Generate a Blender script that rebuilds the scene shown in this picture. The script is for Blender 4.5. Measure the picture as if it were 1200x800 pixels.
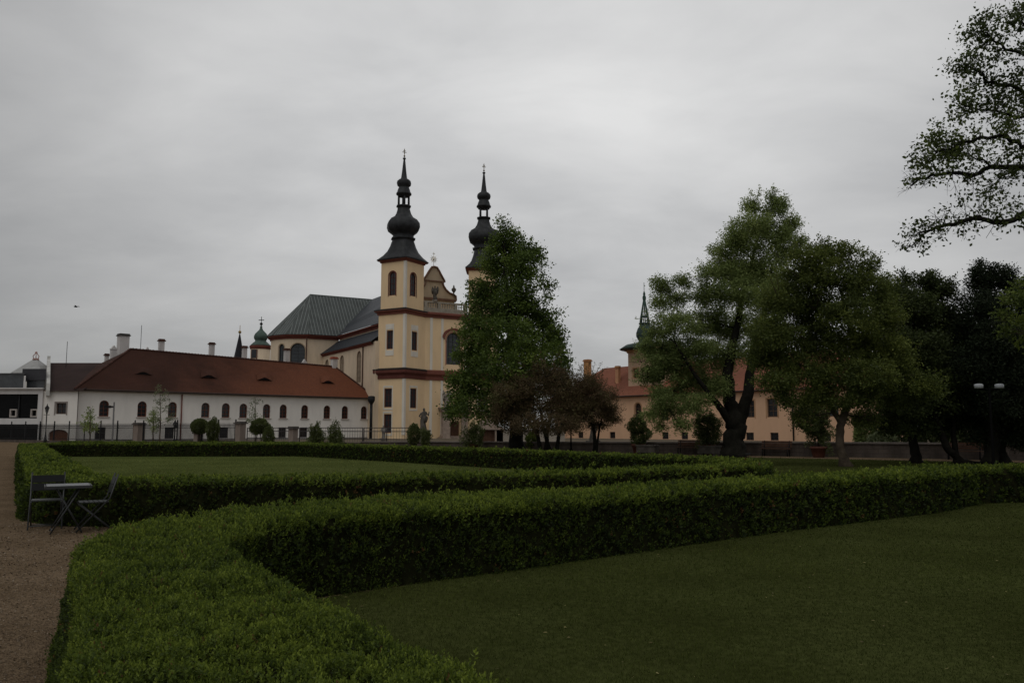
import bpy, math, random
import numpy as np
from mathutils import Vector
from mathutils.geometry import tessellate_polygon

for o in list(bpy.data.objects): bpy.data.objects.remove(o)
scene = bpy.context.scene
COL = scene.collection
R = math.radians

# ------------------------------------------------------------------ camera
CAM_H, F, TILT = 1.56, 960.0, math.atan(102/960.0)
cam = bpy.data.cameras.new('camera'); cam_o = bpy.data.objects.new('camera', cam); COL.objects.link(cam_o)
cam.sensor_width = 22.5; cam.lens = 18.0; cam.clip_start = 0.05; cam.clip_end = 3000
cam_o.location = (0, 0, CAM_H); cam_o.rotation_euler = (R(90)+TILT, 0, 0)
scene.camera = cam_o

# ------------------------------------------------------------------ world: Nishita sky behind an overcast cloud layer
w = bpy.data.worlds.new('World'); scene.world = w; w.use_nodes = True
SUN_EL, SUN_AZ = 58.0, 200.0
nt = w.node_tree; N = nt.nodes; L = nt.links; N.clear()
def wn(t, **k):
    n = N.new(t)
    for a, b in k.items(): setattr(n, a, b)
    return n
sky = wn('ShaderNodeTexSky', sky_type='NISHITA', sun_disc=False, sun_elevation=R(SUN_EL), sun_rotation=R(SUN_AZ))
tc = wn('ShaderNodeTexCoord'); sep = wn('ShaderNodeSeparateXYZ'); L.new(tc.outputs['Generated'], sep.inputs[0])
za = wn('ShaderNodeMath', operation='ABSOLUTE'); L.new(sep.outputs['Z'], za.inputs[0])
zb = wn('ShaderNodeMath', operation='ADD'); L.new(za.outputs[0], zb.inputs[0]); zb.inputs[1].default_value = 0.24
dx = wn('ShaderNodeMath', operation='DIVIDE'); L.new(sep.outputs['X'], dx.inputs[0]); L.new(zb.outputs[0], dx.inputs[1])
dy = wn('ShaderNodeMath', operation='DIVIDE'); L.new(sep.outputs['Y'], dy.inputs[0]); L.new(zb.outputs[0], dy.inputs[1])
cmb = wn('ShaderNodeCombineXYZ'); L.new(dx.outputs[0], cmb.inputs[0]); L.new(dy.outputs[0], cmb.inputs[1])
n1 = wn('ShaderNodeTexNoise'); n1.inputs['Scale'].default_value = 0.75; n1.inputs['Detail'].default_value = 5; n1.inputs['Roughness'].default_value = .5; n1.inputs['Distortion'].default_value = .35
n2 = wn('ShaderNodeTexNoise'); n2.inputs['Scale'].default_value = 2.4; n2.inputs['Detail'].default_value = 6; n2.inputs['Roughness'].default_value = .55; n2.inputs['Distortion'].default_value = .3
mp = wn('ShaderNodeMapping'); mp.inputs['Rotation'].default_value = (0, 0, R(-18)); mp.inputs['Scale'].default_value = (.8, 1.15, 1); mp.inputs['Location'].default_value = (2.3, 1.1, 0)
L.new(cmb.outputs[0], mp.inputs[0]); L.new(mp.outputs[0], n1.inputs['Vector']); L.new(mp.outputs[0], n2.inputs['Vector'])
mx = wn('ShaderNodeMix', data_type='FLOAT'); mx.inputs[0].default_value = .42; L.new(n1.outputs['Fac'], mx.inputs[2]); L.new(n2.outputs['Fac'], mx.inputs[3])
cr = wn('ShaderNodeValToRGB'); L.new(mx.outputs[0], cr.inputs[0])
e = cr.color_ramp.elements
e[0].position = .36; e[0].color = (.385, .387, .390, 1)
e[1].position = .64; e[1].color = (.575, .573, .568, 1)
# cloud brightest high before the church; lens darkening is put into its colour
nrm = wn('ShaderNodeVectorMath', operation='DOT_PRODUCT'); L.new(tc.outputs['Generated'], nrm.inputs[0]); nrm.inputs[1].default_value = Vector((.06, .93, .36)).normalized()
gr = wn('ShaderNodeMapRange', interpolation_type='SMOOTHSTEP'); gr.inputs[1].default_value = .78; gr.inputs[2].default_value = 1.0; gr.inputs[3].default_value = 8.0; gr.inputs[4].default_value = 12.9; L.new(nrm.outputs['Value'], gr.inputs[0])
lo = wn('ShaderNodeMapRange', interpolation_type='SMOOTHSTEP'); lo.inputs[1].default_value = .02; lo.inputs[2].default_value = .42; lo.inputs[3].default_value = .74; lo.inputs[4].default_value = 1.0; L.new(sep.outputs['Z'], lo.inputs[0])
gm = wn('ShaderNodeMath', operation='MULTIPLY'); L.new(gr.outputs[0], gm.inputs[0]); L.new(lo.outputs[0], gm.inputs[1])
sc_ = wn('ShaderNodeVectorMath', operation='SCALE'); L.new(cr.outputs[0], sc_.inputs[0]); L.new(gm.outputs[0], sc_.inputs[3])
m2 = wn('ShaderNodeMix', data_type='RGBA'); m2.inputs[0].default_value = .96
L.new(sky.outputs[0], m2.inputs[6]); L.new(sc_.outputs[0], m2.inputs[7])
bg = wn('ShaderNodeBackground'); bg.inputs[1].default_value = .1; L.new(m2.outputs[2], bg.inputs[0])
out = wn('ShaderNodeOutputWorld'); L.new(bg.outputs[0], out.inputs[0])

sun = bpy.data.lights.new('sun', 'SUN'); sun.energy = .5; sun.angle = R(40); sun.color = (1, .97, .92)
sun_o = bpy.data.objects.new('sun', sun); COL.objects.link(sun_o)
# Nishita rotation: azimuth clockwise from +Y
d = Vector((math.sin(R(SUN_AZ))*math.cos(R(SUN_EL)), math.cos(R(SUN_AZ))*math.cos(R(SUN_EL)), math.sin(R(SUN_EL))))
sun_o.rotation_euler = d.to_track_quat('Z', 'Y').to_euler()
scene.view_settings.view_transform = 'Standard'; scene.view_settings.look = 'None'
scene.view_settings.exposure = 0.08; scene.view_settings.gamma = 1.0
scene.view_settings.use_curve_mapping = False
scene.cycles.max_bounces = 5; scene.cycles.diffuse_bounces = 3; scene.cycles.glossy_bounces = 2
scene.cycles.transmission_bounces = 3; scene.cycles.transparent_max_bounces = 4

rng = np.random.default_rng(7)
rnd = random.Random(5)

# ------------------------------------------------------------------ projection helpers (photo pixel -> real place)
ct, st = math.cos(TILT), math.sin(TILT)
def ray(px, py):
    a = (px-600)/F; b = (400-py)/F
    return a, ct - b*st, b*ct + st
def at(px, py, Y):
    a, b, c = ray(px, py); t = Y/b
    return Vector((a*t, Y, CAM_H + c*t))
def on_z(px, py, z=0.0):
    a, b, c = ray(px, py); t = (z-CAM_H)/c
    return Vector((a*t, b*t, z))
def gx(px, Y):            # x of a ground-level point seen in column px at distance Y
    return at(px, 502, Y).x
def zz(py, Y): return at(600, py, Y).z

# ------------------------------------------------------------------ materials
MATS = {}
def mat(name, base, rough=.85, var=.12, vscale=1.5, bump=0, bscale=20, spec=.1, metal=0, col2=None, pattern=None, stain=0, **kw):
    if name in MATS: return MATS[name]
    m = bpy.data.materials.new(name); m.use_nodes = True; MATS[name] = m
    nt = m.node_tree; ns = nt.nodes; lk = nt.links
    b = ns['Principled BSDF']; b.inputs['Roughness'].default_value = rough
    b.inputs['Specular IOR Level'].default_value = spec; b.inputs['Metallic'].default_value = metal
    tc = ns.new('ShaderNodeTexCoord')
    nz = ns.new('ShaderNodeTexNoise'); nz.inputs['Scale'].default_value = vscale; nz.inputs['Detail'].default_value = 6; nz.inputs['Roughness'].default_value = .6
    src = tc.outputs['Object']
    if stain:
        mpn = ns.new('ShaderNodeMapping'); mpn.inputs['Scale'].default_value = (1, 1, .35); lk.new(src, mpn.inputs[0]); lk.new(mpn.outputs[0], nz.inputs[0])
    else: lk.new(src, nz.inputs[0])
    ramp = ns.new('ShaderNodeValToRGB'); lk.new(nz.outputs['Fac'], ramp.inputs[0])
    c = np.array(base); c2 = np.array(col2) if col2 else c*(1+var)
    c1 = c*(1-var) if not col2 else c
    ramp.color_ramp.elements[0].position = .34; ramp.color_ramp.elements[0].color = (*c1, 1)
    ramp.color_ramp.elements[1].position = .66; ramp.color_ramp.elements[1].color = (*c2, 1)
    colout = ramp.outputs[0]; h = None
    if 'grad' in kw:      # weathering that changes along the roof
        g0, g1, gc_ = kw['grad']; sx = ns.new('ShaderNodeSeparateXYZ'); lk.new(src, sx.inputs[0])
        ad = ns.new('ShaderNodeMath'); ad.operation = 'MULTIPLY_ADD'; lk.new(nz.outputs['Fac'], ad.inputs[0]); ad.inputs[1].default_value = (g1-g0)*.8; lk.new(sx.outputs[0], ad.inputs[2])
        r_ = ns.new('ShaderNodeMapRange'); r_.interpolation_type = 'SMOOTHSTEP'; r_.inputs[1].default_value = g0+(g1-g0)*.4; r_.inputs[2].default_value = g1+(g1-g0)*.4; lk.new(ad.outputs[0], r_.inputs[0])
        gm_ = ns.new('ShaderNodeMix'); gm_.data_type = 'RGBA'; lk.new(r_.outputs[0], gm_.inputs[0]); lk.new(colout, gm_.inputs[6]); gm_.inputs[7].default_value = (*gc_, 1); colout = gm_.outputs[2]
    if pattern:
        kind, pu, pv, pc, amt = pattern
        uv = tc.outputs['UV']
        if kind == 'seam':
            s = ns.new('ShaderNodeSeparateXYZ'); lk.new(uv, s.inputs[0])
            q = ns.new('ShaderNodeMath'); q.operation = 'DIVIDE'; q.inputs[1].default_value = pu; lk.new(s.outputs[0], q.inputs[0])
            fr = ns.new('ShaderNodeMath'); fr.operation = 'FRACT'; lk.new(q.outputs[0], fr.inputs[0])
            lt = ns.new('ShaderNodeMath'); lt.operation = 'LESS_THAN'; lt.inputs[1].default_value = pv; lk.new(fr.outputs[0], lt.inputs[0])
            fac = lt.outputs[0]
        else:
            br = ns.new('ShaderNodeTexBrick'); br.inputs['Scale'].default_value = 1; br.inputs['Brick Width'].default_value = pu; br.inputs['Row Height'].default_value = pv
            br.inputs['Mortar Size'].default_value = kw.get('mortar', .02); br.inputs['Color1'].default_value = (0, 0, 0, 1); br.inputs['Color2'].default_value = (.45, .45, .45, 1); br.inputs['Mortar'].default_value = (1, 1, 1, 1)
            lk.new(uv, br.inputs[0]); fac = br.outputs['Color']
        mm = ns.new('ShaderNodeMix'); mm.data_type = 'RGBA'
        sc = ns.new('ShaderNodeMath'); sc.operation = 'MULTIPLY'; sc.inputs[1].default_value = amt; lk.new(fac, sc.inputs[0])
        lk.new(sc.outputs[0], mm.inputs[0]); lk.new(colout, mm.inputs[6]); mm.inputs[7].default_value = (*pc, 1)
        colout = mm.outputs[2]; h = fac
    if stain:      # rain streaks running down the wall
        n3 = ns.new('ShaderNodeTexNoise'); n3.inputs['Scale'].default_value = 1.3; n3.inputs['Detail'].default_value = 5
        m3 = ns.new('ShaderNodeMapping'); m3.inputs['Scale'].default_value = (.9, .9, .3); lk.new(src, m3.inputs[0]); lk.new(m3.outputs[0], n3.inputs[0])
        r3 = ns.new('ShaderNodeMapRange'); r3.inputs[1].default_value = .48; r3.inputs[2].default_value = .75; r3.inputs[4].default_value = stain; lk.new(n3.outputs['Fac'], r3.inputs[0])
        mm = ns.new('ShaderNodeMix'); mm.data_type = 'RGBA'; lk.new(r3.outputs[0], mm.inputs[0]); lk.new(colout, mm.inputs[6]); mm.inputs[7].default_value = (*(c*.5), 1)
        colout = mm.outputs[2]
    lk.new(colout, b.inputs['Base Color'])
    if bump:
        nb = ns.new('ShaderNodeTexNoise'); nb.inputs['Scale'].default_value = bscale; nb.inputs['Detail'].default_value = 4; lk.new(src, nb.inputs[0])
        bp = ns.new('ShaderNodeBump'); bp.inputs['Strength'].default_value = bump; bp.inputs['Distance'].default_value = .03; lk.new(nb.outputs['Fac'], bp.inputs['Height'])
        if h is not None:
            bp2 = ns.new('ShaderNodeBump'); bp2.inputs['Strength'].default_value = .6; bp2.inputs['Distance'].default_value = .04; lk.new(h, bp2.inputs['Height']); lk.new(bp.outputs[0], bp2.inputs['Normal']); bp = bp2
        lk.new(bp.outputs[0], b.inputs['Normal'])
    return m

def leaf_mat(name, dark, light, trans=.35, rough=.55, extra=None, spec=.25, dead=None):
    """leaf colour runs from old (dark) to young (light) leaves with the point attribute 'tone'"""
    if name in MATS: return MATS[name]
    m = bpy.data.materials.new(name); m.use_nodes = True; MATS[name] = m
    ns = m.node_tree.nodes; lk = m.node_tree.links
    b = ns['Principled BSDF']; b.inputs['Roughness'].default_value = rough; b.inputs['Specular IOR Level'].default_value = spec
    at_ = ns.new('ShaderNodeAttribute'); at_.attribute_name = 'tone'
    r = ns.new('ShaderNodeValToRGB'); lk.new(at_.outputs['Fac'], r.inputs[0])
    r.color_ramp.elements[0].color = (*dark, 1); r.color_ramp.elements[1].color = (*light, 1)
    if extra:
        el = r.color_ramp.elements.new(extra[0]); el.color = (*extra[1], 1)
    if dead:      # withered leaves at the very end of the ramp
        r.color_ramp.elements[-1].position = .95; el = r.color_ramp.elements.new(1.0); el.color = (*dead, 1)
    lk.new(r.outputs[0], b.inputs['Base Color'])
    t = ns.new('ShaderNodeBsdfTranslucent'); lk.new(r.outputs[0], t.inputs[0])
    mx = ns.new('ShaderNodeMixShader'); mx.inputs[0].default_value = trans
    lk.new(b.outputs[0], mx.inputs[1]); lk.new(t.outputs[0], mx.inputs[2])
    lk.new(mx.outputs[0], ns['Material Output'].inputs[0])
    return m

def glass_mat(name, col, rough=.12):
    if name in MATS: return MATS[name]
    m = mat(name, col, rough=rough, var=.3, vscale=.8, spec=.5); return m

# ------------------------------------------------------------------ mesh helpers
def root_loc(o):
    v = Vector((0, 0, 0))
    while o is not None: v = v + o.location; o = o.parent
    return v
def tagp(o, label=None, cat=None, group=None, kind=None):
    if label: o['label'] = label
    if cat: o['category'] = cat
    if group: o['group'] = group
    if kind: o['kind'] = kind
    return o
def thing(name, loc, label, cat, group=None):
    o = bpy.data.objects.new(name, None); COL.objects.link(o); o.location = loc; o.empty_display_size = .3
    return tagp(o, label, cat, group)

class MB:
    """collects faces in world coordinates and links them as ONE mesh object"""
    def __init__(s): s.v = []; s.f = []; s.sm = []
    def add(s, vs, fs, smooth=False):
        n = len(s.v); s.v += [tuple(v) for v in vs]; s.f += [tuple(i+n for i in f) for f in fs]; s.sm += [smooth]*len(fs)
    def box(s, lo, hi, ax=None, org=None):
        """box between corner coordinates; ax = (u, v, w) axes and org for rotated frames"""
        P = []
        for z in (lo[2], hi[2]):
            for (x, y) in ((lo[0], lo[1]), (hi[0], lo[1]), (hi[0], hi[1]), (lo[0], hi[1])):
                if ax is None: P.append(Vector((x, y, z)) + (Vector(org) if org else Vector((0, 0, 0))))
                else: P.append(Vector(org) + ax[0]*x + ax[1]*y + ax[2]*z)
        s.add(P, [(0, 3, 2, 1), (4, 5, 6, 7), (0, 1, 5, 4), (1, 2, 6, 5), (2, 3, 7, 6), (3, 0, 4, 7)])
    def poly(s, pts, holes=()):
        """flat polygon with holes"""
        if not holes: s.add(pts, [tuple(range(len(pts)))]); return
        loops = [[Vector(p) for p in pts]] + [[Vector(p) for p in h] for h in holes]
        flat = [p for l in loops for p in l]
        s.add(flat, [tuple(t) for t in tessellate_polygon(loops)])
    def tube(s, pts, rad, n=6, cap=True):
        pts = [Vector(p) for p in pts]
        if not hasattr(rad, '__len__'): rad = [rad]*len(pts)
        V = []; prev = None
        for i, p in enumerate(pts):
            t = (pts[min(i+1, len(pts)-1)] - pts[max(i-1, 0)])
            if t.length < 1e-9: t = Vector((0, 0, 1))
            t.normalize()
            if prev is None:
                a = Vector((1, 0, 0)) if abs(t.x) < .8 else Vector((0, 1, 0)); u = t.cross(a).normalized()
            else:
                u = (prev - t*prev.dot(t))
                u = u.normalized() if u.length > 1e-6 else t.orthogonal().normalized()
            prev = u; v = t.cross(u)
            for k in range(n):
                a = 2*math.pi*k/n; V.append(p + (u*math.cos(a)+v*math.sin(a))*rad[i])
        Fc = []
        for i in range(len(pts)-1):
            for k in range(n): Fc.append((i*n+k, i*n+(k+1) % n, (i+1)*n+(k+1) % n, (i+1)*n+k))
        if cap: Fc.append(tuple(range(n-1, -1, -1))); Fc.append(tuple((len(pts)-1)*n+k for k in range(n)))
        s.add(V, Fc, True)
    def lathe(s, c, prof, n=24, rot=0, smooth=True, shape=None):
        """prof: (radius, z); shape(angle, i) scales the radius"""
        V = []; Fc = []
        for i, (r, z) in enumerate(prof):
            for k in range(n):
                a = 2*math.pi*k/n + rot; q = shape(a-rot, i) if shape else 1
                V.append((c[0]+r*q*math.cos(a), c[1]+r*q*math.sin(a), z))
        for i in range(len(prof)-1):
            for k in range(n): Fc.append((i*n+k, i*n+(k+1) % n, (i+1)*n+(k+1) % n, (i+1)*n+k))
        Fc.append(tuple(range(n-1, -1, -1))); Fc.append(tuple((len(prof)-1)*n+k for k in range(n)))
        s.add(V, Fc, smooth)
    def blob(s, c, r, seed=0, amp=.12, nu=14, nv=10):
        c = Vector(c); V = []; Fc = []
        rr = r if hasattr(r, '__len__') else (r, r, r)
        q = random.Random(seed); ph = [q.uniform(0, 6) for _ in range(4)]
        for j in range(nv+1):
            th = math.pi*j/nv
            for i in range(nu):
                a = 2*math.pi*i/nu
                k = 1+amp*(math.sin(3*a+ph[0])*math.sin(2*th+ph[1])+.6*math.sin(5*a+ph[2]+3*th))
                V.append(c+Vector((rr[0]*k*math.sin(th)*math.cos(a), rr[1]*k*math.sin(th)*math.sin(a), rr[2]*k*math.cos(th))))
        for j in range(nv):
            for i in range(nu): Fc.append((j*nu+i, (j+1)*nu+i, (j+1)*nu+(i+1) % nu, j*nu+(i+1) % nu))
        s.add(V, Fc, True)
    def build(s, name, m, parent=None, loc=None, **kw):
        me = bpy.data.meshes.new(name); o = bpy.data.objects.new(name, me); COL.objects.link(o)
        if parent is not None: o.parent = parent; off = root_loc(parent)
        else:
            if loc is None:
                A = np.array(s.v); loc = ((A[:, 0].min()+A[:, 0].max())/2, (A[:, 1].min()+A[:, 1].max())/2, A[:, 2].min())
            o.location = loc; off = Vector(loc)
        me.from_pydata([(v[0]-off.x, v[1]-off.y, v[2]-off.z) for v in s.v], [], s.f)
        me.polygons.foreach_set('use_smooth', s.sm)
        uv = me.uv_layers.new(name='UV'); W = s.v
        dat = np.zeros((len(me.loops), 2))
        for p in me.polygons:
            n = p.normal
            if abs(n.z) > .98: u = Vector((1, 0, 0)); v = Vector((0, 1, 0))
            else:
                u = Vector((-n.y, n.x, 0)).normalized(); v = n.cross(u)
            for li in p.loop_indices:
                c = Vector(W[me.loops[li].vertex_index]); dat[li] = (c.dot(u), c.dot(v))
        uv.data.foreach_set('uv', dat.ravel())
        me.materials.append(m)
        tagp(o, **kw)
        return o

def quads(name, P, tone, m, parent=None, loc=None, **kw):
    """P: (N,4,3) world quads -> one mesh"""
    n = len(P); off = np.array(root_loc(parent)) if parent is not None else np.array(loc if loc is not None else (0, 0, 0), float)
    me = bpy.data.meshes.new(name); o = bpy.data.objects.new(name, me); COL.objects.link(o)
    if parent is not None: o.parent = parent
    else: o.location = tuple(off)
    me.vertices.add(n*4); me.vertices.foreach_set('co', (P.reshape(-1, 3)-off).astype(np.float32).ravel())
    me.loops.add(n*4); me.loops.foreach_set('vertex_index', np.arange(n*4, dtype=np.int32))
    me.polygons.add(n); me.polygons.foreach_set('loop_start', np.arange(n, dtype=np.int32)*4)
    me.polygons.foreach_set('loop_total', np.full(n, 4, dtype=np.int32))
    a = me.attributes.new('tone', 'FLOAT', 'POINT'); a.data.foreach_set('value', np.repeat(tone, 4).astype(np.float32))
    me.update(calc_edges=True); me.materials.append(m); tagp(o, **kw)
    return o

def rot_leaves(C, size, up, spread, asp=.55, droop=0):
    """rhombic leaves at C pointing around direction 'up' (N,3) with random spread"""
    n = len(C)
    d = up + spread*rng.normal(size=(n, 3)); d[:, 2] -= droop
    d /= np.linalg.norm(d, axis=1)[:, None]+1e-9
    q = rng.normal(size=(n, 3)); s = np.cross(d, q); s /= np.linalg.norm(s, axis=1)[:, None]+1e-9
    nn = np.cross(d, s)
    l = size[:, None] if hasattr(size, '__len__') else size
    P = np.empty((n, 4, 3))
    P[:, 0] = C; P[:, 1] = C + d*l*.55 + s*l*asp*.5 + nn*l*.08
    P[:, 2] = C + d*l; P[:, 3] = C + d*l*.55 - s*l*asp*.5 + nn*l*.08
    return P

def vnoise(p, f, seed=0):
    """vectorised value noise in 0..1"""
    q = p*f + seed*17.3; i = np.floor(q).astype(np.int64); t = q-i; t = t*t*(3-2*t)
    def h(a):
        x = (a[:, 0]*73856093) ^ (a[:, 1]*19349663) ^ (a[:, 2]*83492791) ^ (seed*2654435761)
        x = (x ^ (x >> 13))*1274126177; x = x & 0x7fffffff; x = (x ^ (x >> 16))
        return (x % 65536)/65535.0
    r = 0
    for dx in (0, 1):
        for dy in (0, 1):
            for dz in (0, 1):
                wgt = (t[:, 0] if dx else 1-t[:, 0])*(t[:, 1] if dy else 1-t[:, 1])*(t[:, 2] if dz else 1-t[:, 2])
                r = r + wgt*h(i+np.array([dx, dy, dz]))
    return r

Z = Vector((0, 0, 1))
def arch(u0, u1, z0, z1, n=10, seg=False):
    """round-headed outline in (u,z)"""
    r = (u1-u0)/2; c = (u0+u1)/2; h = r if not seg else r*.45
    pts = [(u0, z0), (u1, z0)]
    for k in range(n+1):
        a = math.pi*k/n; pts.append((c+r*math.cos(a), z1-h+h*math.sin(a)))
    return pts
def rect(u0, u1, z0, z1): return [(u0, z0), (u1, z0), (u1, z1), (u0, z1)]

def wall(mb, O, u, outer, holes=(), depth=.3):
    """wall face in the plane through O along u and Z with reveals going inwards (away from outside normal u x Z)"""
    O = Vector(O); nrm = u.cross(Z)
    T = lambda p, d=0: O+u*p[0]+Z*p[1]-nrm*d
    mb.poly([T(p) for p in outer], [[T(p) for p in h] for h in holes])
    for h in holes:
        n = len(h)
        for i in range(n):
            a, b = h[i], h[(i+1) % n]; mb.add([T(a), T(b), T(b, depth), T(a, depth)], [(0, 1, 2, 3)])

def inset(h, d):
    c = (sum(p[0] for p in h)/len(h), sum(p[1] for p in h)/len(h)); us = [p[0] for p in h]; zs = [p[1] for p in h]
    su = (max(us)-min(us)-2*d)/(max(us)-min(us)); sz = (max(zs)-min(zs)-2*d)/(max(zs)-min(zs))
    cu = (max(us)+min(us))/2; cz = (max(zs)+min(zs))/2
    return [(cu+(p[0]-cu)*su, cz+(p[1]-cz)*sz) for p in h]

def window(O, u, h, parent, depth=.3, fr=.09, cols=2, rows=3, fm=None, gm=None, sill=None, name='window', surround=None, glow=None):
    """frame with bars as the window part, pane as its sub-part, sitting in a reveal"""
    O = Vector(O); nrm = u.cross(Z); fm = fm or mat('frame_brown', (.12, .05, .03)); gm = gm or glass_mat('pane_dark', (.012, .013, .015))
    m = MB(); hi = inset(h, fr); n = len(h)
    T = lambda p, d: O+u*p[0]+Z*p[1]-nrm*d
    d0 = depth-.12
    for i in range(n):
        j = (i+1) % n
        m.add([T(h[i], d0), T(h[j], d0), T(hi[j], d0), T(hi[i], d0)], [(0, 1, 2, 3)])
        m.add([T(hi[i], d0), T(hi[j], d0), T(hi[j], depth-.02), T(hi[i], depth-.02)], [(0, 1, 2, 3)])
    us = [p[0] for p in h]; zs = [p[1] for p in h]; u0, u1, z0, z1 = min(us), max(us), min(zs), max(zs)
    bw = fr*.45
    for k in range(1, cols):
        c = u0+(u1-u0)*k/cols; m.box((c-bw/2, -depth+.02, z0+fr*.5), (c+bw/2, -depth+.07, z1-fr*.6), (u, nrm, Z), O)
    for k in range(1, rows):
        c = z0+(z1-z0)*k/rows; m.box((u0+fr*.5, -depth+.025, c-bw/2), (u1-fr*.5, -depth+.065, c+bw/2), (u, nrm, Z), O)
    w_ = m.build(name, fm, parent)
    g = MB(); g.poly([T(p, depth-.015) for p in inset(h, fr*.5)]); g.build('pane', gm, w_)
    if sill:
        s_ = MB(); s_.box((u0-.14, .004, z0-.14), (u1+.14, .13, z0-.02), (u, nrm, Z), O); s_.build('sill', sill, w_)
    if surround:
        s_ = MB(); ho = inset(h, -.17)
        for i in range(n):
            j = (i+1) % n
            if h[i][1] == z0 and h[j][1] == z0: continue
            s_.add([T(ho[i], -.045), T(ho[j], -.045), T(h[j], -.045), T(h[i], -.045)], [(0, 1, 2, 3)])
            s_.add([T(ho[i], 0), T(ho[j], 0), T(ho[j], -.045), T(ho[i], -.045)], [(0, 1, 2, 3)])
        s_.build('surround', surround, w_)
    return w_
# ================================================================== GROUND
def sheet(name, pts, z, m, **kw):
    mb = MB(); mb.poly([(p[0], p[1], z) for p in pts]); return mb.build(name, m, **kw)

def ground_mat(name, cols, scales, bump, bscale, rough=.95, vor=None):
    m = bpy.data.materials.new(name); m.use_nodes = True; MATS[name] = m
    ns = m.node_tree.nodes; lk = m.node_tree.links; b = ns['Principled BSDF']
    b.inputs['Roughness'].default_value = rough; b.inputs['Specular IOR Level'].default_value = 0
    tc = ns.new('ShaderNodeNewGeometry'); P = tc.outputs['Position']
    a = ns.new('ShaderNodeTexNoise'); a.inputs['Scale'].default_value = scales[0]; a.inputs['Detail'].default_value = 7; lk.new(P, a.inputs[0])
    r = ns.new('ShaderNodeValToRGB'); lk.new(a.outputs['Fac'], r.inputs[0])
    r.color_ramp.elements[0].position = .35; r.color_ramp.elements[1].position = .65
    r.color_ramp.elements[0].color = (*cols[0], 1); r.color_ramp.elements[1].color = (*cols[1], 1)
    c = ns.new('ShaderNodeTexNoise'); c.inputs['Scale'].default_value = scales[1]; c.inputs['Detail'].default_value = 3; lk.new(P, c.inputs[0])
    mr = ns.new('ShaderNodeMapRange'); mr.inputs[1].default_value = .3; mr.inputs[2].default_value = .7; mr.inputs[3].default_value = 1-bump[1]; mr.inputs[4].default_value = 1+bump[1]
    lk.new(c.outputs['Fac'], mr.inputs[0])
    v = ns.new('ShaderNodeVectorMath'); v.operation = 'SCALE'; lk.new(r.outputs[0], v.inputs[0]); lk.new(mr.outputs[0], v.inputs[3])
    outc = v.outputs[0]
    hsrc = c.outputs['Fac']
    if vor:
        vo = ns.new('ShaderNodeTexVoronoi'); vo.inputs['Scale'].default_value = vor; lk.new(P, vo.inputs[0])
        m2 = ns.new('ShaderNodeMapRange'); m2.inputs[3].default_value = .55; m2.inputs[4].default_value = 1.45
        s = ns.new('ShaderNodeSeparateXYZ'); lk.new(vo.outputs['Color'], s.inputs[0]); lk.new(s.outputs[0], m2.inputs[0])
        v2 = ns.new('ShaderNodeVectorMath'); v2.operation = 'SCALE'; lk.new(outc, v2.inputs[0]); lk.new(m2.outputs[0], v2.inputs[3]); outc = v2.outputs[0]
        hsrc = vo.outputs['Distance']
    lk.new(outc, b.inputs['Base Color'])
    bp = ns.new('ShaderNodeBump'); bp.inputs['Strength'].default_value = bump[0]; bp.inputs['Distance'].default_value = .015; lk.new(hsrc, bp.inputs['Height']); lk.new(bp.outputs[0], b.inputs['Normal'])
    return m
M_dirt = ground_mat('dirt', ((.11, .09, .065), (.15, .125, .095)), (.4, 30), (.5, .15), 30)
M_gravel = ground_mat('gravel', ((.135, .096, .060), (.180, .130, .084)), (.9, 9), (.9, .12), 60, vor=75)
M_lawn = ground_mat('lawn_soil', ((.034, .039, .012), (.052, .060, .019)), (.55, 14), (.8, .25), 40)

tagp(sheet('ground', [(-900, -900), (900, -900), (900, 1500), (-900, 1500)], 0, M_dirt), kind='structure')
tagp(sheet('gravel_path', [(-75, -30), (45, -30), (45, 27.4), (0, 57.4), (-11.2, 64.9), (-75, 107)], .004, M_gravel), kind='structure')

def offset_poly(P, d, closed=False):
    P = [Vector((p[0], p[1])) for p in P]; n = len(P); out_ = []
    for i in range(n):
        a = P[i-1] if (i > 0 or closed) else None; b = P[i]; c = P[(i+1) % n] if (i < n-1 or closed) else None
        ns_ = []
        for s, e_ in ((a, b), (b, c)):
            if s is None or e_ is None: continue
            t = (e_-s).normalized(); ns_.append(Vector((-t.y, t.x)))
        m = sum(ns_, Vector((0, 0))); m.normalize(); k = 1/max(.6, m.dot(ns_[0]))
        out_.append(b+m*d*k)
    return [tuple(q) for q in out_]

LAWN_A = [(1.25, -6), (1.25, .4), (-.0, 2.75), (-1.8, 5.8), (-2.05, 6.5), (-2.0, 7.2), (-1.7, 7.8), (-1.0, 8.4), (0, 9.2), (3.83, 12.4), (8, 15.5), (9.8, 17.3), (13, 18.1), (24, 19.8), (30, 12), (30, -6)]
RING = [(6.75, 21.8), (6.45, 20.4), (5.7, 18.9), (2.5, 16.4), (0, 14.85), (-2.9, 14.0), (-5.4, 13.25), (-7.35, 13.45), (-8.36, 14.3), (-13.2, 22.3), (-27.5, 46), (-26.5, 47), (-11.4, 47.6), (1, 32.5), (6.3, 24.0)]
RING_IN = offset_poly(RING, -1.15, True)
LAWN_B = offset_poly(RING, -1.05, True)
LAWN_C = [(8, 18.4), (19, 21.2), (42, 21), (42, 25.4), (-2.1, 54.7), (-7.6, 58.4), (-8.5, 50), (2.6, 33.6), (8.4, 24.8)]
tagp(sheet('lawn', LAWN_A, .012, M_lawn), kind='structure')
M_lawn2 = ground_mat('pale_lawn_soil', ((.055, .068, .020), (.080, .095, .030)), (.35, 14), (.8, .25), 40)
tagp(sheet('lawn', LAWN_B, .012, M_lawn2), kind='structure')
tagp(sheet('lawn', LAWN_C, .012, M_lawn), kind='structure')

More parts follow.
